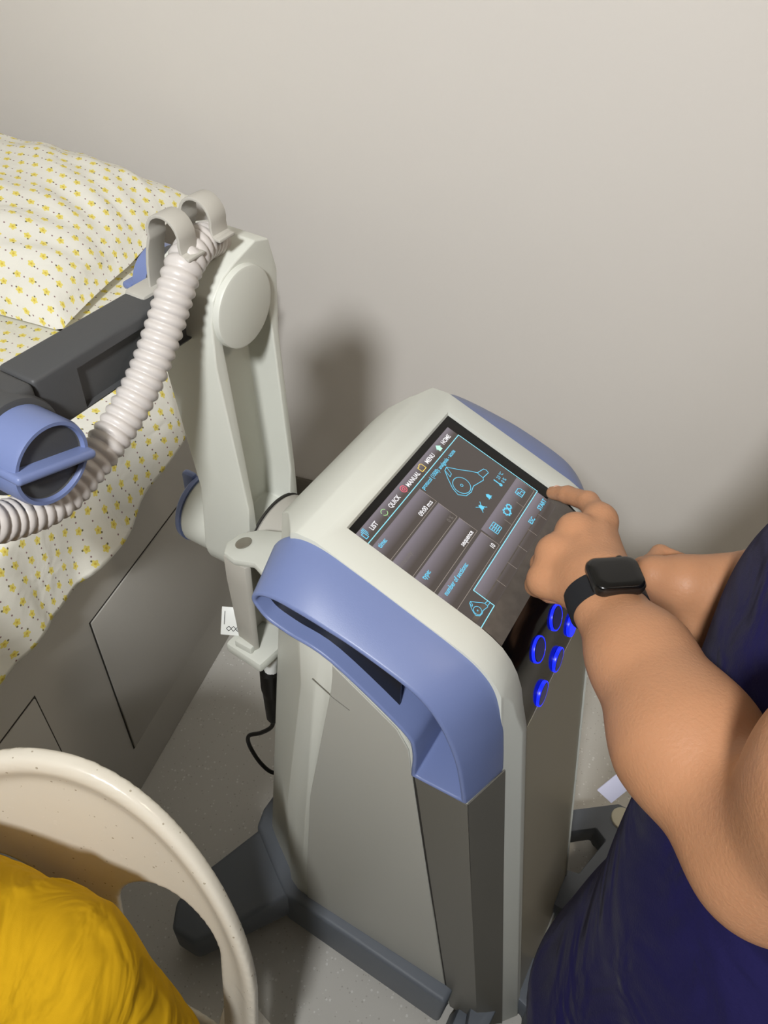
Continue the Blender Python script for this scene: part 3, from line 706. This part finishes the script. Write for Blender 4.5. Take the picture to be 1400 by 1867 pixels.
# ---- base with four legs
bp_ = [(-.196, -.09), (-.186, -.125), (-.075, -.196), (.250, -.203), (.252, -.165), (.33, -.10)]
bp_ = bp_+[(x, -y+2*YC) for x, y in bp_[::-1]]
D('base_plate', extr_z(bp_, .034, .160, .008, 3, 30), 'base', None, 30, 'dark slate base plinth')
for s in (-1, 1):
    leg = [(-.165, -.08), (-.222, -.235), (-.232, -.300), (-.208, -.340), (-.160, -.338), (-.060, -.188), (-.075, -.09)]
    leg = [(x, y*-s) for x, y in leg]
    D('rear_leg', loft([[(x, y, .060) for x, y in leg], [(x, y, .158 if abs(y) < .2 else .146) for x, y in leg]], True, .009, 3, 30), 'base')
    fr = [(.285, .165), (.300, .225), (.395, .300), (.425, .300), (.442, .270), (.392, .05), (.33, .05)]
    ho = [(.330, .118), (.325, .190), (.372, .228), (.396, .214), (.372, .128)]
    fl = boolean(extr_z([(x, y*s) for x, y in fr], .062, .122), extr_z([(x, y*s) for x, y in ho], 0, .3), 'DIFFERENCE')
    D('front_leg', bevel_me(fl, .006, 2, 30), 'base')
    D('leg_cap', cyl((.412, s*.272, 0), (0, 0, 1), .0235, .118, .1275, 30, .003), 'cap', None, 30, 'round cream cap on the leg end')
    for cx, cy in ((-.190, .300), (.41, .27)):
        cy *= s
        cs = D('caster', cyl((cx, cy, 0), (0, 0, 1), .014, .048, .075, 20), 'caster')
        for k in (-1, 1):
            obj('wheel', cyl((cx-.008, cy+k*.012, .0262), (0, 1, 0), .026, -.008, .008, 28, .004), 'caster', cs)
        obj('hood', loft([[(cx-.008+.029*math.cos(R(a)), cy+yy, .0262+.029*math.sin(R(a))) for a in (-10, 20, 50, 80, 110, 140, 170)]+[(cx-.008+.02*math.cos(R(a)), cy+yy, .0262+.02*math.sin(R(a))) for a in (170, 90, -10)] for yy in (-.022, .022)]), 'base', cs)
D('foot_step', loft([[(.262, -.20, .0), (.33, -.215, 0), (.33, -.18, 0), (.262, -.17, 0)], [(.272, -.205, .075), (.325, -.212, .075), (.325, -.18, .075), (.272, -.17, .075)]], True, .004, 2), 'base')

# ---- support arm behind the machine: axes of both joints run along local x
PL = Vector((0, -.0, .825)); PT = Vector((0, -.030, 1.198))      # lower / upper pivots (y, z)
AXX = (1, 0, 0)
D('joint_drum', lathe((0, PL.y, PL.z), AXX, [(0, -.193), (.066, -.193), (.070, -.188), (.070, -.135), (.062, -.128), (.055, -.085), (0, -.085)], 48), 'greybits')
D('drum_seam', lathe((0, PL.y, PL.z), AXX, [(.066, -.194), (.0712, -.1935), (.0712, -.191), (.066, -.191)], 48), 'groove')
def arm_outline(wl, wr, wt_l, wt_r, n=14):
    """outline in (y, z): rounded at both ends; w = half widths left/right at the bottom and the top"""
    out = []
    for i in range(n+1): a = math.pi+math.pi*i/n; out.append((PL.y+.058*math.cos(a)*(1 if math.cos(a) < 0 else 1), PL.z+.058*math.sin(a)))
    out += [(PL.y+.052, PL.z+.10), (PT.y+.062, PT.z-.06), (PT.y+.064, PT.z+.015), (PT.y+.052, PT.z+.052), (PT.y+.030, PT.z+.058), (PT.y-.004, PT.z+.048)]
    for a in (120, 150, 180): out.append((PT.y+.046*math.cos(R(a)), PT.z+.046*math.sin(R(a))))
    out += [(PT.y-.047, PT.z-.05), (PL.y-.050, PL.z+.10)]
    return out
ao = arm_outline(0, 0, 0, 0)
arm = extr_x(ao, -.268, -.192)
pocket = [(PL.y-.036, PL.z+.045), (PL.y+.036, PL.z+.045), (PL.y+.041, PL.z+.10), (PT.y+.050, PT.z-.055), (PT.y+.046, PT.z-.02), (PT.y-.032, PT.z-.03), (PL.y-.038, PL.z+.10)]
arm = boolean(arm, extr_x(pocket, -.232, -.1), 'DIFFERENCE')
D('lower_arm', bevel_me(arm, .007, 4, 30), 'white', None, 40, 'off-white support arm with a recessed face')
D('joint_cap', cyl((0, PT.y, PT.z), AXX, .0435, -.245, -.185, 56, .003), 'white', None, 40, 'round joint cap')
D('joint_collar', cyl((0, PT.y, PT.z), AXX, .038, -.285, -.262, 48, .003), 'darkarm')
D('lower_joint_cap', lathe((0, PL.y, PL.z), AXX, [(0, -.318), (.049, -.318), (.0515, -.314), (.0515, -.262), (0, -.262)], 48), 'white')
kb = D('locking_knob', lathe((0, PL.y, PL.z), AXX, [(0, -.330), (.046, -.330), (.052, -.325), (.053, -.318), (0, -.318)], 48), 'blue', None, 40, 'blue locking knob at the foot of the arm')
obj('wing', box(-.346, -.326, PL.y-.006, PL.y+.006, PL.z-.04, PL.z+.056, .004), 'blue', kb)
kb = D('locking_knob', lathe((0, PT.y, PT.z), AXX, [(0, -.308), (.030, -.308), (.035, -.303), (.035, -.284), (0, -.284)], 48), 'blue', None, 40, 'blue locking knob behind the upper joint')
obj('wing', box(-.318, -.305, PT.y-.036, PT.y+.036, PT.z-.004, PT.z+.004, .003), 'blue', kb)
# charcoal upper arm: runs towards the camera (-y)
ua = box(-.262, -.220, -.262, -.028, 1.172, 1.2285, .004, 3)
ua = boolean(ua, box(-.2265, -.2, -.218, -.074, 1.1755, 1.2165), 'DIFFERENCE')
D('upper_arm', ua, 'darkarm', None, 30, 'charcoal horizontal arm with a recessed side')
D('upper_arm_eye', cyl((0, PT.y, PT.z), AXX, .034, -.262, -.219, 40, .004), 'darkarm')
D('elbow_block', loft([[(x, -.2635, z) for x, z in ((-.264, 1.170), (-.216, 1.170), (-.216, 1.230), (-.264, 1.230))], [(x, -.30, z) for x, z in ((-.266, 1.160), (-.212, 1.160), (-.212, 1.231), (-.266, 1.231))], [(x, -.445, z) for x, z in ((-.266, 1.150), (-.212, 1.150), (-.212, 1.229), (-.266, 1.229))]], True, .006, 3), 'darkarm')
KC = Vector((0, -.298, 1.190))
D('elbow_barrel', cyl(KC, AXX, .043, -.262, -.208, 48, .004), 'darkarm')
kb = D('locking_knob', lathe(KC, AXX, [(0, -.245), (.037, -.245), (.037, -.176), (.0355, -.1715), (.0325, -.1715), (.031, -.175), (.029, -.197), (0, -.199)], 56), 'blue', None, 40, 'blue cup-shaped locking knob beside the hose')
obj('knob_cup_shade', lathe(KC, AXX, [(.0305, -.1765), (.0310, -.1750), (.0288, -.1965), (.0, -.1985), (.0, -.198), (.0284, -.196)], 48), 'darkarm', kb)['label'] = 'charcoal lining painted as shade inside the cup'  # dark lining paints the shade into the blue cup
bl = box(-.200, -.163, -.0395, .0375, -.0042, .0042, .0035, 3); bl.transform(Matrix.Translation(KC) @ Matrix.Rotation(R(-17), 4, 'X')); obj('wing', bl, 'blue', kb)
# hose clips
for y0, dx in ((-.086, 0.0), (-.040, -.002)):
    cx, cz, r = -.218+dx, 1.2885, .0178
    pr = [(-.246+dx, 1.205), (-.245+dx, 1.235), (-.243+dx, 1.255), (-.240+dx, 1.270), (-.2365+dx, 1.2805)]+[(cx+r*math.cos(R(a)), cz+r*math.sin(R(a))) for a in range(195, -30, -15)]+[(-.1995+dx, 1.276), (-.196+dx, 1.2735), (-.190+dx, 1.2735)]
    D('hose_clip', band([(x, y0, z) for x, z in pr], (0, 1, 0), .0225, .0034), 'greybits')
D('clip_base', box(-.262, -.236, -.115, -.018, 1.212, 1.232, .004), 'greybits')
# corrugated hose
hp = [(-.240, -.412, 1.192), (-.208, -.398, 1.186), (-.195, -.366, 1.166), (-.197, -.330, 1.143), (-.198, -.287, 1.130), (-.199, -.245, 1.140), (-.200, -.203, 1.157), (-.200, -.165, 1.183), (-.201, -.131, 1.217), (-.202, -.107, 1.246), (-.205, -.088, 1.262), (-.212, -.064, 1.267), (-.222, -.036, 1.261), (-.230, -.012, 1.243), (-.234, .004, 1.212), (-.234, .008, 1.17)]
hp = resample(catmull([Vector(p) for p in hp], 12), .0011)
PITCH_H = .0098
D('corrugated_hose', sweep(hp, lambda i, s: .0150+.0030*(abs(math.sin(math.pi*s/PITCH_H))**.8), 20), 'hose', None, 180, 'light grey corrugated hose')
# ---- bracket with cable channel at the rear near corner
br = [(-.100, -.135), (-.100, -.058), (-.135, -.055), (-.168, -.058), (-.190, -.072), (-.196, -.092), (-.186, -.110), (-.164, -.118), (-.135, -.116)]
D('bracket_plate', loft([[(x, y, .900+(x+.17)*.35) for x, y in br], [(x, y, .911+(x+.17)*.35) for x, y in br]], True, .003, 2), 'white', None, 30, 'rounded bracket lug with a rivet')
D('rivet', cyl((-.171, -.089, .911), (-.33, 0, 1), .0105, 0, .0022, 28, .0008), 'steel')
chn = [[(-.186+t*.004, -.112, z), (-.150, -.116, z), (-.146, -.108, z), (-.178+t*.004, -.102, z), (-.178+t*.004, -.070, z), (-.146, -.066, z), (-.150, -.058, z), (-.186+t*.004, -.062, z)] for t, z in ((0, .903), (0, .86), (1, .80), (2, .735))]
D('cable_channel', loft(chn, True, .0025, 2, 40), 'greybits')
D('channel_foot', loft([[(-.192, -.125, z), (-.13, -.13, z), (-.12, -.06, z), (-.188, -.055, z)] for z in (.715, .735)], True, .005, 2), 'white')
D('channel_tab', box(-.178, -.150, -.122, -.104, .733, .747, .003), 'white')
cardo = D('card', box(-.016, .016, -.0008, .0008, -.020, .020, .0007), 'card', None, 30, 'small white card with printed symbols')
cardo.location = (-.196, -.100, .752); cardo.rotation_euler = (R(-34), R(2), R(28))
q = []
for k in range(3):
    c = (-.005+k*.0062, -.0105); q += [[(c[0]-.0034, c[1]), (c[0], c[1]-.0034), (c[0]+.0034, c[1]), (c[0], c[1]+.0034)]]
def flat_lines(polys, w, yy, closed=True):
    vs, fs = [], []
    for p in polys:
        P = [Vector(a) for a in p]; P = P+[P[0]] if closed else P
        for a, b in zip(P[:-1], P[1:]):
            t = (b-a).normalized(); n = Vector((-t.y, t.x))*w/2; k = len(vs)
            vs += [(v.x, yy, v.y) for v in (a+n, b+n, b-n, a-n)]; fs.append((k, k+1, k+2, k+3))
    return mesh(vs, fs)
obj('printed_symbols', flat_lines(q+[[(-.0115, -.005), (-.0115, .014)], [(c[0]-.001, c[1]), (c[0]+.001, c[1])]], .0009, -.00095), 'ink', cardo, 0)
# ---- power lead
D('strain_relief', sweep([Vector((-.140, -.085, .715)), Vector((-.146, -.087, .675)), Vector((-.149, -.088, .650))], lambda i, s: .0085+.0022*math.sin(s*700), 14), 'card')
D('power_plug', loft([[(-.150+rx*math.cos(R(a)), -.090+ry*math.sin(R(a)), z) for a in range(0, 360, 30)] for z, rx, ry in ((.660, .010, .010), (.655, .0135, .0135), (.615, .0145, .014), (.600, .012, .012), (.590, .013, .011), (.530, .011, .010), (.520, .006, .006))]), 'black')
D('power_lead', sweep(catmull([Vector(p) for p in ((-.150, -.090, .525), (-.158, -.088, .49), (-.180, -.09, .455), (-.205, -.092, .425), (-.208, -.09, .385), (-.188, -.09, .345), (-.165, -.085, .325), (-.150, -.06, .31))], 8), .0036, 10), 'black')

# ------------------------------------------------------------------ person in navy (modelled in the machine's local frame)
def dl(u, v, dep):
    """pixel and depth to machine-local coordinates"""
    p = CAM+RT*((u-700)/F*dep)+UP*(-(v-933.5)/F*dep)+FW*dep
    q = p-Vector(DEV.location); a = DEV.rotation_euler.z
    return _rz(q, -a)
TIP = (.1385, .0965, 1.0075)
def hand_left():
    P = []
    mc = dict(i=(.204, .035, 1.052), m=(.188, .001, 1.056), r=(.180, -.030, 1.047), p=(.183, -.055, 1.032))
    w = Vector((.233, -.058, 1.060))
    for t, n, r1 in (((.004, .014, -.004), 'i', .0145), ((.002, .005, .001), 'm', .0150), ((0, -.004, .001), 'r', .0148), ((-.002, -.010, -.006), 'p', .0135)):
        P.append((cap_(w+Vector(t), Vector(mc[n])-Vector((0, 0, .002)), .0235, r1), .020))
    P.append((cap_((.217, -.04, 1.040), (.204, -.006, 1.036), .020, .018), .018))
    P.append((cap_((.196, -.034, 1.034), (.206, .012, 1.036), .018, .016), .016))
    def chain(pts, rs, k0):
        for a, b, r0, r1 in zip(pts[:-1], pts[1:], rs[:-1], rs[1:]): P.append((cap_(a, b, r0, r1), k0)); k0 = .004
    chain([mc['i'], (.184, .0635, 1.0435), (.1575, .0845, 1.0235), TIP], (.0138, .0110, .0098, .0078), .010)
    chain([mc['m'], (.174, .015, 1.018), (.188, .016, 1.004), (.204, .004, 1.010)], (.0140, .0118, .0100, .0088), .014)
    chain([mc['r'], (.170, -.020, 1.014), (.184, -.018, 1.003), (.202, -.024, 1.008)], (.0138, .0120, .0098, .0086), .014)
    chain([mc['p'], (.175, -.047, 1.010), (.190, -.043, 1.002), (.204, -.044, 1.006)], (.0132, .0112, .0090, .0080), .014)
    chain([(.234, -.032, 1.045), (.222, .008, 1.024), (.206, .030, 1.012), (.186, .040, 1.006)], (.0185, .0138, .0112, .0092), .010)
    for n, off in (('i', .001), ('m', .0025), ('r', .002), ('p', .001)):
        c = mc[n]; P.append((ell_((c[0]+.002, c[1]-.002, c[2]+off), (.0135, .0125, .0115)), .014))
    tdir = [Vector(mc[n]) for n in 'imr']
    for c in tdir: P.append((cap_(c+Vector((0, 0, .0095)), w.lerp(c, .3)+Vector((0, 0, .0165)), .0028, .0028), .010))   # tendons
    return P
def arm_left():
    S = Vector((.500, -.225, 1.385)); El = Vector((.402, -.256, 1.083)); mid = Vector((.428, -.262, 1.205))
    w0 = Vector((.233, -.058, 1.060)); w1 = Vector((.250, -.082, 1.060)); f1 = Vector((.290, -.127, 1.068)); f2 = Vector((.343, -.192, 1.076))
    fl = (0.25, .05, 1.0)
    return [(cap_(w0, w1, .0300, .0310, fl, .85), .014), (cap_(w1, f1, .0310, .0425, fl, .92), .014), (cap_(f1, f2, .0425, .0525), .018), (cap_(f2, El+Vector((.004, .002, .004)), .0520, .0465), .025),
            (ell_(El+Vector((.020, -.004, -.004)), (.038, .036, .036)), .03), (cap_(El+Vector((.008, .002, .006)), mid, .0490, .0640), .025), (cap_(mid, S, .0640, .052), .03)]
def arm_right():
    P = []
    wr = (.379, .090, 1.006)
    P += [(cap_((.52, .215, 1.35), (.540, .225, 1.06), .060, .050), .02), (cap_((.540, .225, 1.06), (.46, .150, 1.030), .050, .044), .02), (cap_((.46, .150, 1.030), wr, .044, .034), .02)]
    P += [(cap_(wr, (.335, .066, .994), .034, .032), .018), (cap_((.345, .075, .980), (.290, .045, .966), .034, .026), .018), (cap_((.350, .072, 1.000), (.305, .050, .998), .029, .029), .015),
          (cap_((.305, .050, .998), (.274, .047, .997), .0270, .0185), .014), (cap_((.274, .047, .997), (.262, .062, .985), .0170, .0120), .010), (cap_((.262, .062, .985), (.266, .080, .968), .0115, .0095), .005)]
    P += [(cap_((.335, .058, .978), (.318, .030, .935), .031, .027), .02), (cap_((.345, .06, .96), (.335, .02, .90), .028, .024), .02)]
    for k, (y0, z0) in enumerate(((.068, .985), (.065, .968), (.062, .951), (.058, .936))):
        rr = (.0115, .0118, .0112, .0100)[k]
        P += [(cap_((.298, y0-.012, z0), (.268, y0+.010, z0-.006), rr*1.2, rr), .008), (cap_((.268, y0+.010, z0-.006), (.272, y0+.036, z0-.010), rr, rr*.92), .003), (cap_((.272, y0+.036, z0-.010), (.298, y0+.038, z0-.010), rr*.92, rr*.82), .003)]
    return P
HC = Vector((.47, .02, 1.60))                                      # head
def torso_core():
    return [(ell_((.53, .0, 1.30), (.10, .20, .11)), .03), (cap_((.535, .0, 1.32), (.50, -.09, .90), .10, .11), .05),
            (cap_((.525, .01, 1.38), (.49, .015, 1.53), .058, .055), .03),
            (ell_((HC.x, HC.y, HC.z+.035), (.098, .076, .105)), .02), (ell_((HC.x-.035, HC.y, HC.z-.05), (.058, .058, .062)), .03),
            (cap_((HC.x-.085, HC.y, HC.z+.015), (HC.x-.108, HC.y, HC.z-.022), .008, .014), .012),
            (ell_((HC.x-.088, HC.y, HC.z-.062), (.014, .026, .007)), .006), (ell_((HC.x-.086, HC.y, HC.z-.075), (.013, .022, .007)), .006),
            (ell_((HC.x+.01, HC.y-.078, HC.z), (.020, .009, .030)), .006), (ell_((HC.x+.01, HC.y+.078, HC.z), (.020, .009, .030)), .006)]
skin_f = union(hand_left()+arm_left())
lh_f = union(hand_left()); la_f = union(arm_left()); ra_f = union(arm_right()); tc_f = union(torso_core())
def body_f(p):
    a = smin(lh_f(p), la_f(p), .012); b = smin(ra_f(p), tc_f(p), .02)
    d = smin(a, tc_f(p), .02); return np.minimum(d, b)
person = obj('person', nets(body_f, (.10, -.36, .78), (.68, .34, 1.76), .0030), 'skin', None, 180)
person.location = DEV.location; person.rotation_euler = DEV.rotation_euler
tag(person, 'standing person in navy scrubs and wristwatch pressing the touchscreen with one finger', 'person')
def Pn(name, me, m, smooth=180, label=None):
    o = obj(name, me, m, person, smooth)
    if label: o['label'] = label
    return o
def foldn(p, a=.004):
    return a*np.sin(26*p[:, 1]+9*p[:, 2]+2*np.sin(11*p[:, 0]+4*p[:, 2]))*np.sin(14*p[:, 0]+5*p[:, 2]+1)
top_f0 = union([(ell_((.545, .005, 1.26), (.155, .215, .20)), .06), (ell_((.505, -.020, 1.06), (.172, .215, .19)), .08), (ell_((.505, -.125, .88), (.160, .200, .18)), .08), (cap_((.50, -.165, 0.78), (.500, -.205, .62), .166, .194, (1, 0, 0), .90), .06),
                (cap_((.535, -.05, 1.40), (.535, .06, 1.40), .075, .075), .06),
                (cap_((.525, -.195, 1.385), (.488, -.232, 1.325), .092, .088), .05), (cap_((.53, .20, 1.37), (.54, .228, 1.27), .078, .082), .05)])
neck_cut = cap_((.53, .01, 1.40), (.48, .015, 1.56), .064, .075)
def top_f(p):
    d = top_f0(p)+foldn(p)*np.clip((1.3-p[:, 2])*3, .2, 1)
    d = np.maximum(d, .60-p[:, 2]); d = np.maximum(d, -neck_cut(p))
    return d
Pn('scrub_top', nets(top_f, (.26, -.50, .54), (.80, .40, 1.52), .006), 'navy', 180, 'loose navy scrub top')
trouser_f0 = union([(ell_((.505, -.15, .68), (.14, .185, .14)), .05), (cap_((.475, -.24, .66), (.530, -.25, .36), .098, .072), .05), (cap_((.530, -.25, .36), (.605, -.255, .05), .072, .062), .02), (cap_((.53, -.06, .66), (.575, -.05, .36), .098, .072), .05), (cap_((.575, -.05, .36), (.60, -.05, .05), .072, .062), .02)])
Pn('trousers', nets(lambda p: np.maximum(trouser_f0(p)+foldn(p, .003), .03-p[:, 2]), (.30, -.42, .0), (.74, .12, .84), .007), 'navy')
for sx, sy in ((.605, -.255), (.605, -.05)):
    Pn('shoe', nets(lambda p: np.maximum(union([(cap_((sx+.03, sy, .045), (sx-.12, sy, .030), .046, .040), .02), (cap_((sx+.01, sy, .07), (sx-.03, sy, .05), .045, .04), .02)])(p), .001-p[:, 2]), (sx-.2, sy-.08, 0), (sx+.12, sy+.08, .14), .006), 'shoe')
hair_f0 = union([(ell_((HC.x+.012, HC.y, HC.z+.052), (.105, .085, .108)), .02), (ell_((HC.x+.05, HC.y, HC.z-.01), (.07, .076, .09)), .03)])
Pn('hair', nets(lambda p: np.maximum(hair_f0(p), -ell_((HC.x-.075, HC.y, HC.z-.02), (.075, .09, .095))(p)), (.30, -.14, 1.44), (.66, .18, 1.82), .005), 'hair')
for s in (-1, 1):
    e = Pn('eye', nets(ell_((HC.x-.083, HC.y+s*.032, HC.z+.012), (.012, .015, .008)), (HC.x-.12, HC.y+s*.032-.03, HC.z-.02), (HC.x-.05, HC.y+s*.032+.03, HC.z+.04), .003), 'white_eye')
    Pn('pupil', cyl((HC.x-.094, HC.y+s*.032, HC.z+.012), (1, 0, 0), .006, -.0025, .002, 16), 'black', 30)
    Pn('eyebrow', nets(cap_((HC.x-.090, HC.y+s*.016, HC.z+.034), (HC.x-.082, HC.y+s*.048, HC.z+.034), .004, .003), (HC.x-.12, HC.y-.07, HC.z+.02), (HC.x-.06, HC.y+.07, HC.z+.05), .003), 'hair')
Pn('fingernail', nets(ell_((.1435, .0950, 1.0170), (.0062, .0056, .0022), R(-35)), (.13, .080, 1.008), (.16, .11, 1.024), .0008), 'nail')
tg = box(-.012, .012, -.0008, .0008, -.014, .014, .0005); to = Pn('garment_tag', tg, 'tag', 30, 'white woven garment tag')
tp = dl(1120, 1437, .795); to.location = tp; to.rotation_euler = (R(-35), R(40), R(10))

# ------------------------------------------------------------------ watch on the left wrist
wa = Vector((.233, -.058, 1.060)); wb = Vector((.250, -.082, 1.060)); WC = wa.lerp(wb, .72)
ax = (wb-wa).normalized()
nup = Vector((.10, -.20, 1.0)); nup = (nup-ax*nup.dot(ax)).normalized(); sd = nup.cross(ax).normalized()
watch = empty('wristwatch', DEV.matrix_basis @ WC if False else Vector(DEV.location)+_rz(WC, DEV.rotation_euler.z), 0)
watch.rotation_euler = (Matrix.Rotation(DEV.rotation_euler.z, 3, 'Z') @ Matrix((ax, sd, nup)).transposed()).to_euler()
tag(watch, 'black smartwatch with dark square face and black strap on the pressing wrist', 'watch')
ra_, rb_ = .0345, .0305
ring = []
for a in range(0, 360, 8):
    wdt = .0130
    c_, s_ = math.cos(R(a)), math.sin(R(a))
    ring.append([(x, c_*(ra_+t), s_*(rb_+t)) for x, t in ((-wdt, -.0008), (wdt, -.0008), (wdt*.9, .0022), (-wdt*.9, .0022))])
ring.append(ring[0])
obj('strap', loft(ring, False), 'watchband', watch, 40)
def rrect(hx, hy, r, z, n=6):
    o = []
    for cx, cy, a0 in ((hx-r, hy-r, 0), (-hx+r, hy-r, 90), (-hx+r, -hy+r, 180), (hx-r, -hy+r, 270)):
        for i in range(n+1): a = R(a0+90*i/n); o.append((cx+r*math.cos(a), cy+r*math.sin(a), z))
    return o
zb = rb_-.001
obj('case', loft([rrect(.0165, .0212, .008, zb), rrect(.0192, .0236, .009, zb+.002), rrect(.0196, .0241, .0095, zb+.0072), rrect(.0186, .0231, .0092, zb+.0094)]), 'watchcase', watch, 50)
obj('watch_glass', loft([rrect(.0184, .0229, .0092, zb+.0093), rrect(.0181, .0226, .009, zb+.0108), rrect(.0165, .0210, .0085, zb+.0119), rrect(.0115, .0150, .007, zb+.0122)]), 'watchglass', watch, 60)
obj('crown', cyl((-.0192, .010, zb+.0055), (-1, 0, 0), .0034, 0, .0026, 20, .0006), 'watchcase', watch)

# ------------------------------------------------------------------ cream plastic chair (x right, y front, z up)
CHA = R(8)
chair = empty('plastic_chair', (-.415, .285, 0), CHA)
tag(chair, 'cream speckled plastic chair with two openings in its curved backrest', 'chair')
# chair local: +x = -CRr, +y = -CF rotated; front direction of the chair is local +y*(-1)
HT = .84
def bsurf(x, z): return 1.0*x*x+(HT-z)*.20+.10*np.maximum(0, .50-z)**1.5
def back_f(p):
    x = p[:, 0]; y = -p[:, 1]; z = p[:, 2]
    sh = y-bsurf(x, z)
    q = np.sqrt((x/.234)**2+(np.maximum(z-.55, 0)/(HT-.55))**2)
    d2 = np.where(z > .55, (q-1)*.215, np.abs(x)-.234)
    xa = np.abs(x)-.116
    qh = np.sqrt((xa/.068)**2+(np.maximum(z-.59, 0)/.075)**2)
    dh = np.where(z > .59, (qh-1)*.068, np.abs(xa)-.068)
    dh = np.maximum(dh, .40-z)
    dm = np.maximum(d2, -dh)
    rim = .5*np.exp(-((d2+.012)/.010)**2)
    th = .0040+.0045*np.exp(-((d2+.008)/.012)**2)
    d = np.abs(sh-.004*rim)*.85-th
    k = .004; h = np.clip(.5+.5*(d-(dm*.9))/k, 0, 1)
    m = dm*.9*(1-h)+d*h+k*h*(1-h)
    return np.maximum(m, .36-z)
obj('backrest', nets(back_f, (-.26, -.36, .34), (.26, .05, .89), .0036), 'chair', chair, 180)
def seat_f(p):
    x = p[:, 0]; y = -p[:, 1]; z = p[:, 2]
    zz = .42+.35*x*x*x*x*20-.03*np.exp(-((y-.28)/.16)**2)*np.exp(-(x/.2)**2)
    d2 = np.maximum(np.abs(x)-(.13+.085*np.clip((y-.10)/.16, 0, 1)), np.abs(y-.335)-.185)
    return np.maximum(np.abs(z-zz)-.006, d2)
obj('seat', nets(seat_f, (-.26, -.56, .34), (.26, -.04, .52), .005), 'chair', chair, 180)
for lx, ly in ((-.20, -.12), (.20, -.12), (-.21, -.48), (.21, -.48)):
    fx, fy = lx*1.12, ly*1.0+(.05 if ly > -.3 else -.03)
    obj('leg', loft([[(fx+a*.017, fy+b*.017, 0) for a, b in ((-1, -1), (1, -1), (1, 1), (-1, 1))], [(lx+a*.024, ly+b*.024, .425) for a, b in ((-1, -1), (1, -1), (1, 1), (-1, 1))]], True, .006, 2), 'chair', chair)

# ------------------------------------------------------------------ seated person in yellow (in the chair's local frame)
def loc_c(v): return _rz(Vector(v)-Vector(chair.location), -chair.rotation_euler.z)
seated = None
sx = -1.0                                                          # local x sign of the visible shoulder
def seat_core():
    P = [(cap_((-.02, -.20, .55), (-.04, -.18, .78), .09, .085), .05), (cap_((-.06, -.18, .86), (-.10, -.205, 1.02), .052, .050), .03), (ell_((-.115, -.225, 1.12), (.075, .095, .115)), .02),
         (cap_((-.115, -.315, 1.115), (-.115, -.335, 1.08), .008, .013), .012)]
    for s in (-1, 1):
        ex = .185 if s > 0 else -.145; wx = .16 if s > 0 else -.12
        P += [(cap_((s*.12-.02, -.175, .79-s*.04), (ex, -.21, .61), .042, .036), .02), (cap_((ex, -.21, .61), (wx, -.45, .63), .035, .028), .012), (cap_((wx, -.45, .63), (wx*.8, -.53, .61), .028, .026), .012),
              (ell_((s*.078-.115, -.215, 1.115), (.010, .020, .030)), .005)]
        for k in range(4): P += [(cap_((wx-s*.014*k, -.505, .612), (wx-s*.016*k-s*.01, -.575, .597), .010, .008), .005)]
        P += [(cap_((wx*.85, -.51, .615), (wx*.6, -.545, .608), .011, .009), .006)]
    return P
sc_f = union(seat_core())
sp = obj('person', nets(sc_f, (-.28, -.64, .42), (.30, -.06, 1.28), .006), 'skin', None, 180)
sp.location = Vector(chair.location)+Vector((-.030, -.012, -.024)); sp.rotation_euler = chair.rotation_euler
tag(sp, 'seated person in a mustard yellow shirt on the cream chair', 'person')
def shirt_fold(p):
    u = .8*p[:, 0]+.6*p[:, 2]+.25*p[:, 1]; v = -.6*p[:, 0]+.8*p[:, 2]
    rd = (1-np.abs(np.sin(30*u+1.4*np.sin(11*v+2)+.8*np.sin(23*p[:, 1]))))**3
    return -.0042*rd*(.5+.5*np.sin(13*v+9*p[:, 1]+1))-.0020*(1-np.abs(np.sin(58*u+2*np.sin(17*v))))**2
sh_f0 = union([(ell_((-.035, -.165, .66), (.165, .110, .21)), .05), (ell_((-.015, -.19, .55), (.170, .130, .14)), .06), (cap_((-.130, -.175, .835), (.085, -.165, .765), .064, .060), .06),
               (cap_((.110, -.165, .755), (.172, -.190, .620), .062, .060), .05), (cap_((-.122, -.178, .830), (-.142, -.205, .690), .056, .052), .05)])
def shirt_f(p):
    d = sh_f0(p)+shirt_fold(p); d = np.maximum(d, .455-p[:, 2])
    return np.maximum(d, -cap_((-.07, -.18, .88), (-.11, -.21, 1.06), .058, .085)(p))
o = obj('shirt', nets(shirt_f, (-.30, -.38, .43), (.30, -.02, .98), .005), 'yellow', sp, 180); o['label'] = 'mustard yellow cotton shirt'
pants_f = union([f for s in (-1, 1) for f in [(cap_((s*.09, -.24, .50), (s*.12, -.62, .515), .085, .070), .05), (cap_((s*.12, -.62, .515), (s*.12, -.64, .06), .068, .052), .02)]])
obj('trousers', nets(lambda p: np.maximum(pants_f(p), .03-p[:, 2]), (-.26, -.74, .0), (.26, -.12, .64), .008), 'shoe', sp, 180).location.z = .024
for s in (-1, 1):
    obj('shoe', nets(lambda p: np.maximum(cap_((s*.12, -.61, .045), (s*.12, -.76, .032), .045, .040)(p), .001-p[:, 2]), (s*.12-.08, -.84, 0), (s*.12+.08, -.54, .12), .007), 'black', sp, 180).location.z = .024
hf = union([(ell_((-.115, -.205, 1.145), (.085, .100, .112)), .02), (ell_((-.115, -.17, 1.08), (.078, .07, .10)), .03)])
obj('hair', nets(lambda p: np.maximum(hf(p), -ell_((-.115, -.31, 1.08), (.085, .07, .10))(p)), (-.24, -.35, .93), (.01, -.06, 1.30), .006), 'hair', sp, 180)
